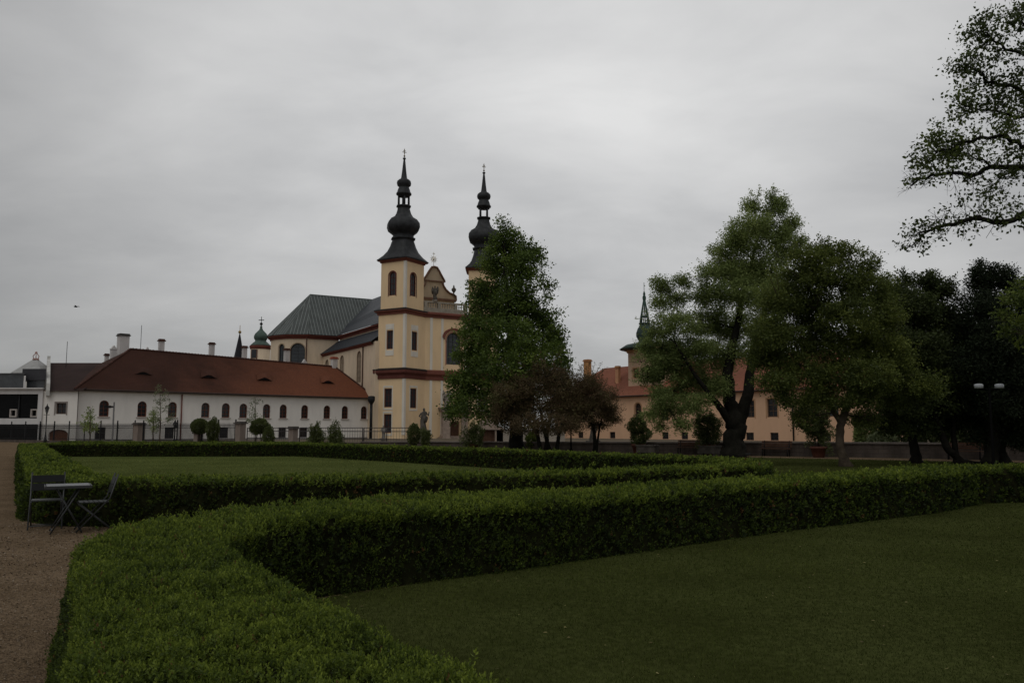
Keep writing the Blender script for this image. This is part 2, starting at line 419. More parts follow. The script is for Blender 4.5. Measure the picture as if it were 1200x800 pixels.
def in_poly(x, y, P):
    c = np.zeros(len(x), bool); n = len(P)
    for i in range(n):
        x0, y0 = P[i]; x1, y1 = P[(i+1) % n]
        k = ((y0 > y) != (y1 > y)) & (x < (x1-x0)*(y-y0)/(y1-y0+1e-12)+x0); c ^= k
    return c
M_grass = leaf_mat('grass_blades', (.028, .037, .010), (.122, .142, .036), .3, .9, (.5, (.055, .071, .017)), spec=0)
def grass(P, n, r0, r1, length, wid, label, fov=.78, t0=.14, m=None):
    r = r0*(r1/r0)**rng.random(n); a = rng.uniform(-fov, fov, n)
    x = r*np.sin(a); y = r*np.cos(a); k = in_poly(x, y, P); x, y, r = x[k], y[k], r[k]; n = len(x)
    pos = np.stack([x, y, np.full(n, .010)], 1)
    patch = np.clip((vnoise(pos, 1.3, 3)*.35+vnoise(pos*np.array([.45, 1.3, 1]), .55, 4)*.4+vnoise(pos, 4.5, 6)*.25-.5)*1.7+.5, 0, 1)
    s = np.maximum(1, r/5)
    l = length*(.6+.7*rng.random(n))*(.8+.5*patch)*(1+.10*(s-1)**.6)
    d = np.stack([rng.normal(0, .8, n), rng.normal(0, .8, n), np.ones(n)], 1); d /= np.linalg.norm(d, axis=1)[:, None]
    a2 = rng.uniform(0, math.pi, n); sd = np.stack([np.cos(a2), np.sin(a2), np.zeros(n)], 1); ww = (wid*s)[:, None]*(.6+.8*rng.random((n, 1)))
    Q = np.empty((n, 4, 3)); Q[:, 0] = pos-sd*ww/2; Q[:, 1] = pos+sd*ww/2
    tip = pos+d*l[:, None]; Q[:, 2] = tip+sd*ww*.15; Q[:, 3] = tip-sd*ww*.15
    tone = np.clip(t0+.55*patch+rng.normal(0, .15, n), 0, 1)
    quads('grass', Q, tone, m or M_grass, kind='stuff', label=label, loc=(float(x.mean()), float(y.mean()), 0))
grass(LAWN_A, 620000, 2.2, 24, .020, .0034, 'short mown grass of the near dark lawn')
grass(LAWN_B, 150000, 14, 48, .028, .0034, 'short mown grass enclosed by the clipped hedge ring', t0=.3, m=leaf_mat('pale_grass_blades', (.07, .085, .024), (.22, .245, .075), .35, .9, (.5, (.13, .15, .042)), spec=0))
tone_rng = rng
grass(LAWN_C, 100000, 19, 60, .028, .0034, 'mown grass under the old trees')

# ================================================================== HEDGES
M_peb = leaf_mat('pebbles', (.05, .036, .024), (.36, .30, .23), 0, .9, (.5, (.16, .12, .085)), spec=0)
def pebbles():
    n = 26000; r = 4.2*(16/4.2)**rng.random(n); a = rng.uniform(-.72, -.38, n); x = r*np.sin(a); y = r*np.cos(a); c = np.stack([x, y, np.full(n, .008)], 1)
    s = .011*(.5+rng.random(n))*np.maximum(1, r/7)
    d = rng.normal(size=(n, 3)); d[:, 2] = np.abs(rng.normal(0, .25, n)); d /= np.linalg.norm(d, axis=1)[:, None]; q = np.cross(d, np.array([0, 0, 1.])+rng.normal(0, .3, (n, 3))); q /= np.linalg.norm(q, axis=1)[:, None]
    P = np.stack([c-d*s[:, None]*.5, c+q*s[:, None]*.4+[0, 0, .003], c+d*s[:, None]*.5, c-q*s[:, None]*.4+[0, 0, .003]], 1)
    quads('gravel_stones', P, np.clip(rng.normal(.45, .25, n), 0, 1), M_peb, kind='stuff', label='loose small stones lying on the gravel path', loc=(-6, 9, 0))
pebbles()
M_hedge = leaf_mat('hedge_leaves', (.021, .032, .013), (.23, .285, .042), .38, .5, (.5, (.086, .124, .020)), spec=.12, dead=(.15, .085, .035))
M_hcore = mat('hedge_core', (.013, .014, .006), var=.5, vscale=9, spec=0)
def hedge(label, Lp, Rp, H, group, cov=2.2, lmin=.0155, lk=.0038, closed=False, batter=.15, maxl=.10):
    n = len(Lp); segs = [(i, (i+1) % n) for i in range(n if closed else n-1)]
    Lp = np.array(Lp, float); Rp = np.array(Rp, float)
    cen = (Lp.mean(0)+Rp.mean(0))/2
    loc = (float(Lp[0][0]+Rp[0][0])/2, float(Lp[0][1]+Rp[0][1])/2, 0.)
    T = thing('hedge', loc, label, 'hedge', group)
    # solid dark core with lumpy sides; its colour gives the shade between leaves
    mb = MB(); prof = [(-batter+.09, 0.0), (.08, H-.17), (.17, H-.085)]
    ring = []; V = []
    steps = []
    for (i, j) in segs:
        ln = np.linalg.norm((Lp[j]+Rp[j])/2-(Lp[i]+Rp[i])/2); k = max(1, int(ln/.4))
        for q in range(k): steps.append((i, j, q/k))
    if not closed: steps.append((segs[-1][0], segs[-1][1], 1.0))
    for (i, j, t) in steps:
        a = Lp[i]*(1-t)+Lp[j]*t; b = Rp[i]*(1-t)+Rp[j]*t; u = (b-a)/np.linalg.norm(b-a)
        row = [(*(a+u*o), z) for o, z in prof]+[(*(b-u*o), z) for o, z in prof[::-1]]
        V += row
    m_ = 6; S = len(steps); Fc = []
    for s in range(S if closed else S-1):
        for k in range(m_-1):
            Fc.append((s*m_+k, s*m_+k+1, ((s+1) % S)*m_+k+1, ((s+1) % S)*m_+k))
    if not closed: Fc += [tuple(range(m_))[::-1], tuple((S-1)*m_+k for k in range(m_))]
    mb.add(V, Fc); mb.build('stems', M_hcore, T)  # one solid core, coloured dark for the shaded inside of the hedge
    CP, CN, CS, CT = [], [], [], []
    def emit(pos, nrm, d, top):
        n_ = len(pos)
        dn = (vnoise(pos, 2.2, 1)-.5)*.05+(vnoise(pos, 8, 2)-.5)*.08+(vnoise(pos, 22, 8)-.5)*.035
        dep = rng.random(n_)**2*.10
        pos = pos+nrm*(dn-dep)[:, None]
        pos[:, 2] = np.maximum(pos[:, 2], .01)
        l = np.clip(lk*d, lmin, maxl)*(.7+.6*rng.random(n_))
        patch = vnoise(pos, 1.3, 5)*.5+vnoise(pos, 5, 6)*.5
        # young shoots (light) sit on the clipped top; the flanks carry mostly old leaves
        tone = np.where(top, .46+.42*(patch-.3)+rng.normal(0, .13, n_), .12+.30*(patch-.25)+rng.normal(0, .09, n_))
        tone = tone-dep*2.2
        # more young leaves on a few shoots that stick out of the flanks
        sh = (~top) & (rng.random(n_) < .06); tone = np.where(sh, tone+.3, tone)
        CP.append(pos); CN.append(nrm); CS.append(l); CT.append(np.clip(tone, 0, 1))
    for (i, j, t) in steps[:len(steps) if closed else -1]:
        ln0 = np.linalg.norm((Lp[j]+Rp[j])/2-(Lp[i]+Rp[i])/2); k = max(1, int(ln0/.4)); dt = 1/k
        mid = (Lp[i]+Rp[i])/2*(1-t)+(Lp[j]+Rp[j])/2*t
        d = math.hypot(mid[0], mid[1], CAM_H-H); l = min(max(lk*d, lmin), maxl); la = .33*l*l*1.05
        for side in (0, 1, 2):      # left flank, top, right flank
            A0, B0 = (Lp[i]*(1-t)+Lp[j]*t, Lp[i]*(1-t-dt)+Lp[j]*(t+dt)); A1, B1 = (Rp[i]*(1-t)+Rp[j]*t, Rp[i]*(1-t-dt)+Rp[j]*(t+dt))
            wdt = np.linalg.norm(A1-A0)
            sl = np.linalg.norm((B0+B1-A0-A1)/2) if side == 1 else np.linalg.norm(B0-A0) if side == 0 else np.linalg.norm(B1-A1)
            area = sl*(H*1.02 if side != 1 else wdt)
            nn = int(area*cov/la+rng.random())
            if nn < 1: continue
            p = rng.random(nn); q = rng.random(nn)
            a = A0[None]*(1-p[:, None])+B0[None]*p[:, None]; b = A1[None]*(1-p[:, None])+B1[None]*p[:, None]
            u = (b-a)/np.linalg.norm(b-a, axis=1)[:, None]
            if side == 1:
                xy = a+(b-a)*q[:, None]; e_ = np.minimum(q, 1-q)*wdt
                zt = H-np.where(e_ < .13, (.13-e_)**2*4, 0)
                nr = np.zeros((nn, 3)); nr[:, 2] = 1; k2 = np.clip((.13-e_)/.13, 0, 1)[:, None]*np.where(q < .5, -1, 1)[:, None]; nr[:, :2] += u*k2
                top = np.ones(nn, bool)
            else:
                zt = q*(H-.05); o = batter*(1-q)-.02
                xy = a-u*o[:, None] if side == 0 else b+u*o[:, None]
                nr = np.zeros((nn, 3)); nr[:, :2] = -u if side == 0 else u; nr[:, 2] = .25
                top = zt > H-.10-.05*rng.random(nn)
            nr /= np.linalg.norm(nr, axis=1)[:, None]
            pos = np.concatenate([xy, zt[:, None]], 1)
            emit(pos, nr, np.full(nn, d), top)
    if not closed:      # clipped ends
        for (e0, e1, prev) in ((Lp[0], Rp[0], (Lp[1]+Rp[1])/2), (Lp[-1], Rp[-1], (Lp[-2]+Rp[-2])/2)):
            mid = (e0+e1)/2; out_ = mid-prev; out_ /= np.linalg.norm(out_)
            d = max(.6, math.hypot(*mid)); l = min(max(lk*d, lmin), maxl); nn = int(np.linalg.norm(e1-e0)*H*cov/(.33*l*l))
            nn = min(nn, 20000); p = rng.random(nn); q = rng.random(nn)
            xy = e0+(e1-e0)*p[:, None]+out_*.02; nr = np.zeros((nn, 3)); nr[:, :2] = out_; nr[:, 2] = .2
            emit(np.concatenate([xy, (q*H)[:, None]], 1), nr, np.full(nn, d), q > .9)
    P = np.concatenate(CP); Nn = np.concatenate(CN); S_ = np.concatenate(CS); Tn = np.concatenate(CT)
    # leaves sit in whorls along short shoots
    K = 6; ns = len(P)//K+1; idx = rng.permutation(len(P))[:ns]
    P, Nn, S_, Tn = P[idx], Nn[idx], S_[idx], Tn[idx]
    kp = (vnoise(P, 10, 11)*.5+vnoise(P, 3.3, 12)*.5 > .33) | (rng.random(ns) < .3); P, Nn, S_, Tn = P[kp], Nn[kp], S_[kp], Tn[kp]; ns = len(P)
    Tn = Tn+(vnoise(P, 12, 13)-.5)*.22+(vnoise(P, .7, 14)-.5)*.16
    up = Nn*.75+np.array([0, 0, .7])+rng.normal(0, .28, Nn.shape); up /= np.linalg.norm(up, axis=1)[:, None]
    t = np.tile(np.linspace(0, 1, K), ns); i6 = np.repeat(np.arange(ns), K); shl = (np.minimum(1.7*S_, .055)*(.6+.9*rng.random(ns)))[i6]
    pos = P[i6]+up[i6]*((t-.95)*shl-S_[i6]*.55)[:, None]; rad = rng.normal(size=pos.shape); rad -= up[i6]*(rad*up[i6]).sum(1)[:, None]; rad /= np.linalg.norm(rad, axis=1)[:, None]+1e-9
    dirs = up[i6]*(.35+.8*t)[:, None]+rad*(1.05-.6*t)[:, None]
    tone = np.clip(Tn[i6]+(t-.5)*.26+rng.normal(0, .07, len(pos)), 0, .94)
    dd = (rng.random(ns) < .006+.10*(vnoise(P, 1.7, 21) > .80)*(vnoise(P, 6, 22) > .5))[i6]; tone = np.where(dd, 1.0, tone)
    stray = ((rng.random(ns) < .02)*rng.uniform(.6, 2.2, ns)*np.minimum(S_*1.6, .05))[i6]; pos = pos+up[i6]*stray[:, None]
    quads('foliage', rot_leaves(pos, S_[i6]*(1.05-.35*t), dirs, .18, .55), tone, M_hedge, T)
    return T

A_out = [(.0, .1), (-1.43, 2.72), (-3.12, 5.95), (-3.3, 6.8), (-3.3, 7.7), (-3.0, 8.9), (-1.8, 10.1), (-.8, 10.6), (3.0, 13.5), (7.2, 16.7), (9.2, 18.7), (12.8, 19.5), (19, 20.5)]
A_in = [(1.44, .1), (-.0, 2.7), (-1.95, 5.7), (-2.2, 6.4), (-2.15, 7.2), (-1.85, 7.85), (-1.1, 8.45), (0, 9.29), (3.83, 12.5), (8, 15.6), (9.8, 17.4), (13, 18.2), (19.2, 19.2)]
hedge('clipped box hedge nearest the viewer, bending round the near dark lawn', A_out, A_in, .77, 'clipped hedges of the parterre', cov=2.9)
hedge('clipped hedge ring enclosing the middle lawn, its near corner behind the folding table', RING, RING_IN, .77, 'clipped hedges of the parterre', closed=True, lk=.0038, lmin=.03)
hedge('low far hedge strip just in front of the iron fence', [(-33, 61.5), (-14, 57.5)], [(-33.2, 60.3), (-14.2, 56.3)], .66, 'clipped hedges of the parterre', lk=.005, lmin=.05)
# ================================================================== CHURCH
M_cream = mat('church_plaster', (.80, .60, .37), var=.05, vscale=.35, bump=.25, bscale=14, stain=.15)
M_cream2 = mat('nave_plaster', (.70, .57, .42), var=.06, vscale=.4, bump=.25, bscale=14, stain=.25)
M_white = mat('white_trim', (.72, .68, .60), var=.06, vscale=.8, bump=.1, stain=.2)
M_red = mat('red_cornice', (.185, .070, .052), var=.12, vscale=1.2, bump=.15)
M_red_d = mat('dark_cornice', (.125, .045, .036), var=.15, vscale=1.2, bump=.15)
M_slate = mat('dark_copper_roof', (.022, .024, .026), var=.5, vscale=1.4, rough=.6, spec=.3, bump=.15, bscale=6)
M_seam = mat('seamed_copper_roof', (.066, .075, .072), var=.25, vscale=.5, rough=.6, spec=.3, bump=.1, pattern=('seam', .62, .16, (.24, .265, .255), .8))
M_slate2 = mat('blue_slate_roof', (.038, .043, .051), var=.18, vscale=.7, rough=.6, spec=.4, bump=.15, pattern=('brick', .5, .3, (.025, .028, .032), .5))
M_stone = mat('weathered_stone', (.24, .21, .18), var=.3, vscale=2, bump=.5, bscale=18)
M_dstone = mat('dark_stone', (.10, .09, .078), var=.35, vscale=3, bump=.5, bscale=20)
M_gold = mat('gilding', (.65, .45, .14), rough=.3, metal=1, var=.05)
M_iron = mat('dark_iron', (.02, .02, .021), rough=.5, var=.2)
M_door = mat('oak_door', (.085, .045, .028), rough=.6, var=.25, vscale=3, pattern=('seam', .18, .06, (.02, .012, .008), .8))
M_pane_l = glass_mat('church_pane', (.03, .036, .042), .15)

fv = Vector((.864, .503, 0)).normalized(); nv = Vector((fv.y, -fv.x, 0)); bv = -nv        # along facade, out of facade, back along nave
K1 = Vector((gx(473, 125), 125, 0))
Lv = Vector((-math.cos(R(30)), math.sin(R(30)), 0)); Rv = Vector((math.sin(R(30)), math.cos(R(30)), 0))
TW = 5.2
C1 = K1+(Lv+Rv)*(TW/2)
C2 = Vector((gx(566, 136), 136, 0))
Mid = (C1+C2)/2
def FW(f_, s, z=0): return Mid+fv*f_+bv*s+Z*z      # church frame: f along facade, s back along the nave

church = thing('church', (Mid.x, Mid.y, 0), 'cream baroque church with two onion-domed towers, red cornices and dark copper roofs', 'church')
zc1, zc2, zbel = zz(443, 125), zz(367, 125), zz(302, 125)       # undersides: lower cornice, upper cornice, belfry eave
zl1, zl2, zl3 = zz(431.5, 125), zz(361, 125), zz(297, 125)

def lead(poly_, z0, z1, proj, closed, parent):
    """dark sheet metal covering on top of a ledge"""
    mb = MB(); rows = [offset_poly(poly_, -p, closed) for p, _ in ((proj+.03, 0), (proj+.03, 0), (proj*.1, 0))]; zs = (z1-.17, z1-.02, z1+.17); n = len(poly_)
    V = [(q[0], q[1], zs[i]) for i, r in enumerate(rows) for q in r]
    mb.add(V, [(i*n+k, i*n+(k+1) % n, (i+1)*n+(k+1) % n, (i+1)*n+k) for i in range(2) for k in range(n if closed else n-1)])
    mb.build('lead_covering', mat('lead_sheet', (.030, .026, .024), rough=.7, var=.3), parent)
def cornice(mb, poly_, z0, z1, proj, closed=True, steps=3):
    """moulded ledge following a plan polyline (outline walked with the outside on the right)"""
    lv = [(0.0, z0), (proj*.35, z0+(z1-z0)*.02), (proj*.35, z0+(z1-z0)*.38), (proj*.7, z0+(z1-z0)*.5), (proj, z0+(z1-z0)*.62), (proj, z1-.05), (proj*.2, z1+.12)]
    rows = [offset_poly(poly_, -p, closed) for p, _ in lv]; n = len(poly_)
    V = [(q[0], q[1], lv[i][1]) for i, r in enumerate(rows) for q in r]; Fc = []
    for i in range(len(lv)-1):
        for k in range(n if closed else n-1):
            Fc.append((i*n+k, i*n+(k+1) % n, (i+1)*n+(k+1) % n, (i+1)*n+k))
    mb.add(V, Fc)

def spire_profile(scale, z0):
    # half-widths and heights in metres above the belfry eave
    return [(2.95, -.10), (3.02, .05), (2.95, .2), (2.5, .75), (2.05, 1.5), (1.78, 2.3), (1.62, 3.1), (1.58, 3.45), (1.86, 3.5), (1.9, 3.7), (1.62, 3.78), (1.62, 4.25),
            (1.9, 4.5), (2.38, 4.9), (2.58, 5.5), (2.52, 6.15), (2.1, 6.75), (1.5, 7.15), (1.18, 7.7), (.98, 8.4), (.95, 8.8), (1.14, 8.84), (1.14, 9.05), (.9, 9.08)]
def tower(C, a, b, eave_z, holes_l, holes_r, label=None):
    """a, b: plan axes of the two faces seen from the garden (unit vectors from the near corner)"""
    K = C-(a+b)*(TW/2)
    wl = MB(); T_ = TW; zt = zbel+eave_z
    # the near corner joins face A (running back along a) and face B (along b); which one is left depends on the tower
    faces = [(K+a*T_, -a, holes_l), (K, b, holes_r), (K+b*T_, a, []), (K+a*T_+b*T_, -b, [])]
    for (O, u, hs) in faces:
        low = [h for h in hs if max(p[1] for p in h) < zl2]; top = [h for h in hs if h not in low]
        wall(wl, O, u, rect(0, T_, 0, zl2), low, .22)
        nn = u.cross(Z); O2 = O-nn*.2
        wall(wl, O2, u, rect(.2, T_-.2, zl2-.3, zt+.2), top, .22)
    # ledge above the main storey
    wl.poly([(p.x, p.y, zl2-.01) for p in (K, K+b*T_, K+a*T_+b*T_, K+a*T_)])
    tw = wl.build('tower', M_cream, church)
    plan = [(p.x, p.y) for p in (K, K+b*T_, K+a*T_+b*T_, K+a*T_)]
    plan2 = offset_poly(plan, .2, True)
    for pl0, za0, zb0, pj in ((plan, zc1, zl1, .55), (plan, zc2, zl2, .5), (plan2, zt-.35, zt+.1, .45)):
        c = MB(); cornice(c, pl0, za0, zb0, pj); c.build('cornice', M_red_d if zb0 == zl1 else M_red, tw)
        if pl0 is plan: lead(pl0, za0, zb0, pj, True, tw)
    # corner strips
    pl = MB()
    for (O, u, hs) in faces:
        nn = u.cross(Z)
        if O == K or O == K+a*T_:
            u0 = .0 if O == K else T_-.36; e0 = 0 if O == K else .06; u1 = u0+.36+(.06 if O != K else 0)
            pl.box((u0, .004, .6), (u1, .06, zc1), (u, nn, Z), O)
            pl.box((u0, .004, zl1+.18), (u1, .06, zc2), (u, nn, Z), O)
            ou = O-nn*.2; pl.box((u0+(.2 if O == K else -.2), .004, zl2+.18), (u1+(.2 if O == K else -.2), .05, zt-.36), (u, nn, Z), ou)
        for h in hs:
            us = [p[0] for p in h]; zs = [p[1] for p in h]; u0, u1, z0, z1 = min(us), max(us), min(zs), max(zs)
            if z1 < zl2:
                pl.box((u0-.18, .004, z0-.16), (u0-.01, .05, z1+.16), (u, nn, Z), O); pl.box((u1+.01, .004, z0-.16), (u1+.18, .05, z1+.16), (u, nn, Z), O)
                hi_ = 1.0 if z0 > zl1 else .42; pl.box((u0-.18, .004, z1+.17), (u1+.18, .05, z1+hi_), (u, nn, Z), O); pl.box((u0-.18, .004, z0-hi_), (u1+.18, .05, z0-.17), (u, nn, Z), O)
    pl.build('white_trim', M_white, tw)
    for (O, u, hs) in faces:
        for h in hs:
            top = max(p[1] for p in h) > zl2; nn = u.cross(Z)
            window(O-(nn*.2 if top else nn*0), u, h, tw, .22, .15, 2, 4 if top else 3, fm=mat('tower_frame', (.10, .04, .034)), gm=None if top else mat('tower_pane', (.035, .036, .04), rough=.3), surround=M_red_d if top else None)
    # spire
    sp = MB(); ang = math.atan2(a.y, a.x)
    def shp(al, i):
        k = max(0, 1-i/9.0)     # square foot blends into an octagon
        al = (al % (math.pi/2)); q = abs(al-math.pi/4)
        sq = 1/max(math.cos(al if al < math.pi/4 else math.pi/2-al), .5)
        oc = 1/math.cos(((al+math.pi/8) % (math.pi/4))-math.pi/8)*.98
        return sq*k+oc*(1-k)
    pr = [(r, zt+.15+h) for r, h in spire_profile(1, zt)]
    sp.lathe((C.x, C.y), pr, 32, ang, True, shp)
    z0 = pr[-1][1]
    for k in range(4):
        al = ang+k*math.pi/2+math.pi/4; x, y = C.x+.8*math.cos(al), C.y+.8*math.sin(al)
        sp.tube([(x, y, z0-.1), (x, y, z0+1.75)], [.2, .18], 6)
    up = [(.98, 1.5), (.98, 1.72), (1.22, 1.78), (1.24, 1.98), (1.08, 2.2), (1.0, 2.5), (.9, 2.8), (.8, 3.0), (.85, 3.1), (1.08, 3.3), (1.17, 3.65), (1.1, 4.0), (.85, 4.25), (.56, 4.4), (.48, 4.6), (.34, 5.7), (.17, 7.4), (.13, 7.65), (.25, 7.7), (.25, 7.88), (.1, 7.95)]
    sp.lathe((C.x, C.y), [(r, z0+h) for r, h in up], 16, ang, True)
    so = sp.build('spire', M_slate, tw)
    cr_ = MB(); zt2 = z0+7.85; cr_.tube([(C.x, C.y, zt2), (C.x, C.y, zt2+1.5)], .045, 5); cr_.blob((C.x, C.y, zt2+.35), .15, 1, 0)
    cr_.box((-.34, -.03, .95), (.34, .03, 1.05), (fv, nv, Z), (C.x, C.y, zt2)); cr_.box((-.2, -.035, 1.2), (.2, .035, 1.28), (fv, nv, Z), (C.x, C.y, zt2))
    cr_.box((-.05, -.04, .6), (.05, .04, 1.55), (fv, nv, Z), (C.x, C.y, zt2))
    cr_.build('cross', mat('aged_gilding', (.16, .12, .06), rough=.5, metal=.5), tw)
    return tw
def H_(px, a0, K, u, wd, y0, y1, fn=rect, **k):
    """window opening at column px on the face through K along u"""
    # solve for the distance along the face
    t = 0; col = (px-600)/F*1.0
    lo, hi = -1, 9
    for _ in range(40):
        m = (lo+hi)/2; p = K+u*m; v = 600+p.x/p.y*F
        if v < px: lo = m
        else: hi = m
    p = K+u*lo
    return fn(lo-wd/2, lo+wd/2, zz(y1, p.y), zz(y0, p.y), **k)
OL = K1+Lv*TW; uL = -Lv
hl = [H_(455.0, 0, OL, uL, 1.5, 455, 477), H_(455.0, 0, OL, uL, 1.5, 485, 507), H_(456.0, 0, OL, uL, 1.25, 387, 409), H_(457.0, 0, OL, uL, 1.3, 318, 346, arch)]
hr = [H_(484.5, 0, K1, Rv, 1.65, 455, 478), H_(485, 0, K1, Rv, 1.45, 388.5, 410.5), H_(484, 0, K1, Rv, 1.4, 320, 347, arch)]
tower(C1, Lv, Rv, 0, hl, hr)
# second tower mirrored in the facade's middle
def mir(v): return fv*(-v.dot(fv))+nv*v.dot(nv)
La, Ra = mir(Lv), mir(Rv)
K2 = C2-(La+Ra)*(TW/2)
zm = lambda y0, y1: (zz(y1, 125), zz(y0, 125))
def fix(hs): return hs
h2r = [rect(TW/2-.7, TW/2+.7, *zm(455, 477)), rect(TW/2-.65, TW/2+.65, *zm(388, 410)), arch(TW/2-.65, TW/2+.65, *zm(318, 346))]
h2l = [rect(TW/2-.7, TW/2+.7, *zm(455, 477)), rect(TW/2-.65, TW/2+.65, *zm(388, 410)), arch(TW/2-.65, TW/2+.65, *zm(318, 346))]
tower(C2, Ra, La, 0, h2l, h2r)

# facade bay between the towers
f0, f1, n0 = -3.9, 3.9, .99
CX = 1.35
Of = FW(0, -n0)
zpane = (zz(426, 130), zz(388, 130))
big = arch(CX-1.35, CX+1.35, zpane[0], zpane[1], 14)
door = rect(CX-1.15, CX+1.15, .35, zz(496, 130)+.3)
fm_ = MB(); wall(fm_, Of, fv, rect(f0, f1, 0, zl2), [big, door], .5)
fm_.poly([FW(f0, -n0, zl2-.02), FW(f1, -n0, zl2-.02), FW(f1, 9, zl2-.02), FW(f0, 9, zl2-.02)])
fac = fm_.build('facade', M_cream, church)
c = MB(); pl_ = [FW(f0-.2, -n0).xy[:], FW(f1+.2, -n0).xy[:]]
cornice(c, pl_, zc1, zl1, .56, False); c.build('cornice', M_red, fac); c = MB(); cornice(c, pl_, zc2, zl2, .51, False); c.build('cornice', M_red, fac)
window(Of, fv, big, fac, .5, .14, 4, 7, fm=mat('lead_bars', (.05, .05, .052)), gm=M_pane_l, surround=mat('pink_surround', (.46, .23, .16)))
hd = MB(); oc = inset(big, -.38); 
for i in range(len(oc)):      # hood mould over the arch
    a_, b_ = oc[i], oc[(i+1) % len(oc)]
    if a_[1] < zpane[1]-1.7 or b_[1] < zpane[1]-1.7: continue
    T = lambda p, d, k: Of+fv*(CX+(p[0]-CX)*k)+Z*(p[1]+(k-1)*1.6)+nv*d
    hd.add([T(a_, .3, 1), T(b_, .3, 1), T(b_, .3, 1.2), T(a_, .3, 1.2)], [(0, 1, 2, 3)]); hd.add([T(a_, .3, 1), T(b_, .3, 1), T(b_, 0, 1), T(a_, 0, 1)], [(0, 1, 2, 3)]); hd.add([T(a_, .3, 1.2), T(b_, .3, 1.2), T(b_, 0, 1.2), T(a_, 0, 1.2)], [(0, 1, 2, 3)])
hd.build('hood_mould', M_red, fac)
pl = MB()
for u0, wd in ((-2.9, .45), (CX-2.3, .4), (CX+1.9, .4)):
    pl.box((u0, .004, .6), (u0+wd, .08, zc1), (fv, nv, Z), Of); pl.box((u0, .004, zl1+.1), (u0+wd, .08, zc2), (fv, nv, Z), Of)
pl.build('white_trim', M_white, fac)
# portal: flanking columns, entablature, steps
po = MB()
for s in (-1, 1):
    for k in (1.45, 2.15):
        p = Of+fv*(CX+s*k)+nv*.45
        po.lathe((p.x, p.y), [(.36, 0), (.36, .5), (.24, .6), (.22, 3.2), (.2, 4.1), (.34, 4.25), (.34, 4.4)], 12)
po.box((CX-2.6, .0, 4.4), (CX+2.6, .95, 4.75), (fv, nv, Z), Of); po.box((CX-2.75, .002, 4.75), (CX+2.75, 1.1, 4.92), (fv, nv, Z), Of)
for k in range(3): po.box((CX-2.9+k*.25, .003, .0+k*.13), (CX+2.9-k*.25, 1.9-k*.35, .13+k*.13), (fv, nv, Z), Of)
po.build('portal', mat('portal_stone', (.30, .235, .19), var=.2, vscale=2, bump=.4), church)
dm = MB(); T = lambda p, d: Of+fv*p[0]+Z*p[1]-nv*d
dm.poly([T(p, .35) for p in door]); 
dr = dm.build('door', M_door, church)

# balustrade on the upper cornice
bl = MB(); zb_ = zl2+.12
bl.box((f0, -.75, zb_), (f1, -.2, zb_+.75), (fv, nv, Z), Of); bl.box((f0, -.7, zb_+1.55), (f1, -.25, zb_+1.8), (fv, nv, Z), Of)
for k in (f0+.1, -1.4, 1.6, f1-.5): bl.box((k, -.72, zb_+.75), (k+.5, -.23, zb_+1.56), (fv, nv, Z), Of)
x = f0+.9
while x < f1-.6:
    p = Of+fv*x-nv*.47; bl.lathe((p.x, p.y), [(.1, zb_+.74), (.1, zb_+.82), (.06, zb_+.9), (.13, zb_+1.08), (.06, zb_+1.38), (.1, zb_+1.5), (.1, zb_+1.56)], 8); x += .42
bl.build('balustrade', mat('balustrade_stone', (.30, .27, .22), var=.2, vscale=2, bump=.3), church)

# gable set back behind the balustrade
GB = 6.3
gz = lambda y: zz(y, 138.6)
Og = FW(0, GB); gc = (gx(507.3, 1)*1)
# centre of the gable along the facade direction (seen in column 508)
lo, hi = -6, 8
for _ in range(40):
    m = (lo+hi)/2; p = Og+fv*m
    if 600+p.x/p.y*F < 507.6: lo = m
    else: hi = m
gc = lo
zT, zP, zS, zB = gz(313), gz(328.5), gz(344), zl2-.4
half = [(0, zT), (.5, zT-.1), (.95, zT-.75), (1.3, zT-1.35), (1.9, zP+.05), (1.95, zP-.12), (1.6, zP-.35), (1.75, zP-.9), (2.2, zP-1.5), (2.9, zS+.25), (3.6, zS+.1), (4.1, zS-.2), (4.15, zS-.9), (3.9, zS-1.2), (3.9, zB)]
outl = [(gc+a, b) for a, b in half][::-1]+[(gc-a, b) for a, b in half[1:]]
gm = MB(); nnn = nv
def slab(mb, O, u, pts, th):
    n_ = u.cross(Z); A = [O+u*p[0]+Z*p[1] for p in pts]; B = [q-n_*th for q in A]; n = len(A)
    mb.poly(A); mb.poly(B[::-1])
    for i in range(n): mb.add([A[i], B[i], B[(i+1) % n], A[(i+1) % n]], [(0, 1, 2, 3)])
tri = tessellate_polygon([[Vector((p[0], p[1], 0)) for p in outl]])
A = [Og+fv*p[0]+Z*p[1] for p in outl]; Bk = [q-nv*.6 for q in A]; n = len(A)
gm.add(A+Bk, [tuple(t) for t in tri]+[tuple(n+i for i in t[::-1]) for t in tri]+[(i, n+i, n+(i+1) % n, (i+1) % n) for i in range(n)])
gab = gm.build('gable', mat('gable_plaster', (.47, .38, .27), var=.1, vscale=.8, bump=.3, stain=.35), church)
gt = MB()
for s in (1, -1):
    pts = [Og+fv*(gc+s*a)+Z*b+nv*.12 for a, b in half[:-1]]; gt.tube(pts, .17, 6)
gt.box((gc-1.8, .01, zP-.3), (gc+1.8, .22, zP-.1), (fv, nv, Z), Og); gt.box((gc-4, .01, zS-1.15), (gc+4, .3, zS-.8), (fv, nv, Z), Og)
gt.build('gable_moulding', mat('gable_moulding', (.17, .10, .07), var=.15), gab)
ro = MB(); pc = Og+fv*gc+Z*(zT+1.35)-nv*.3
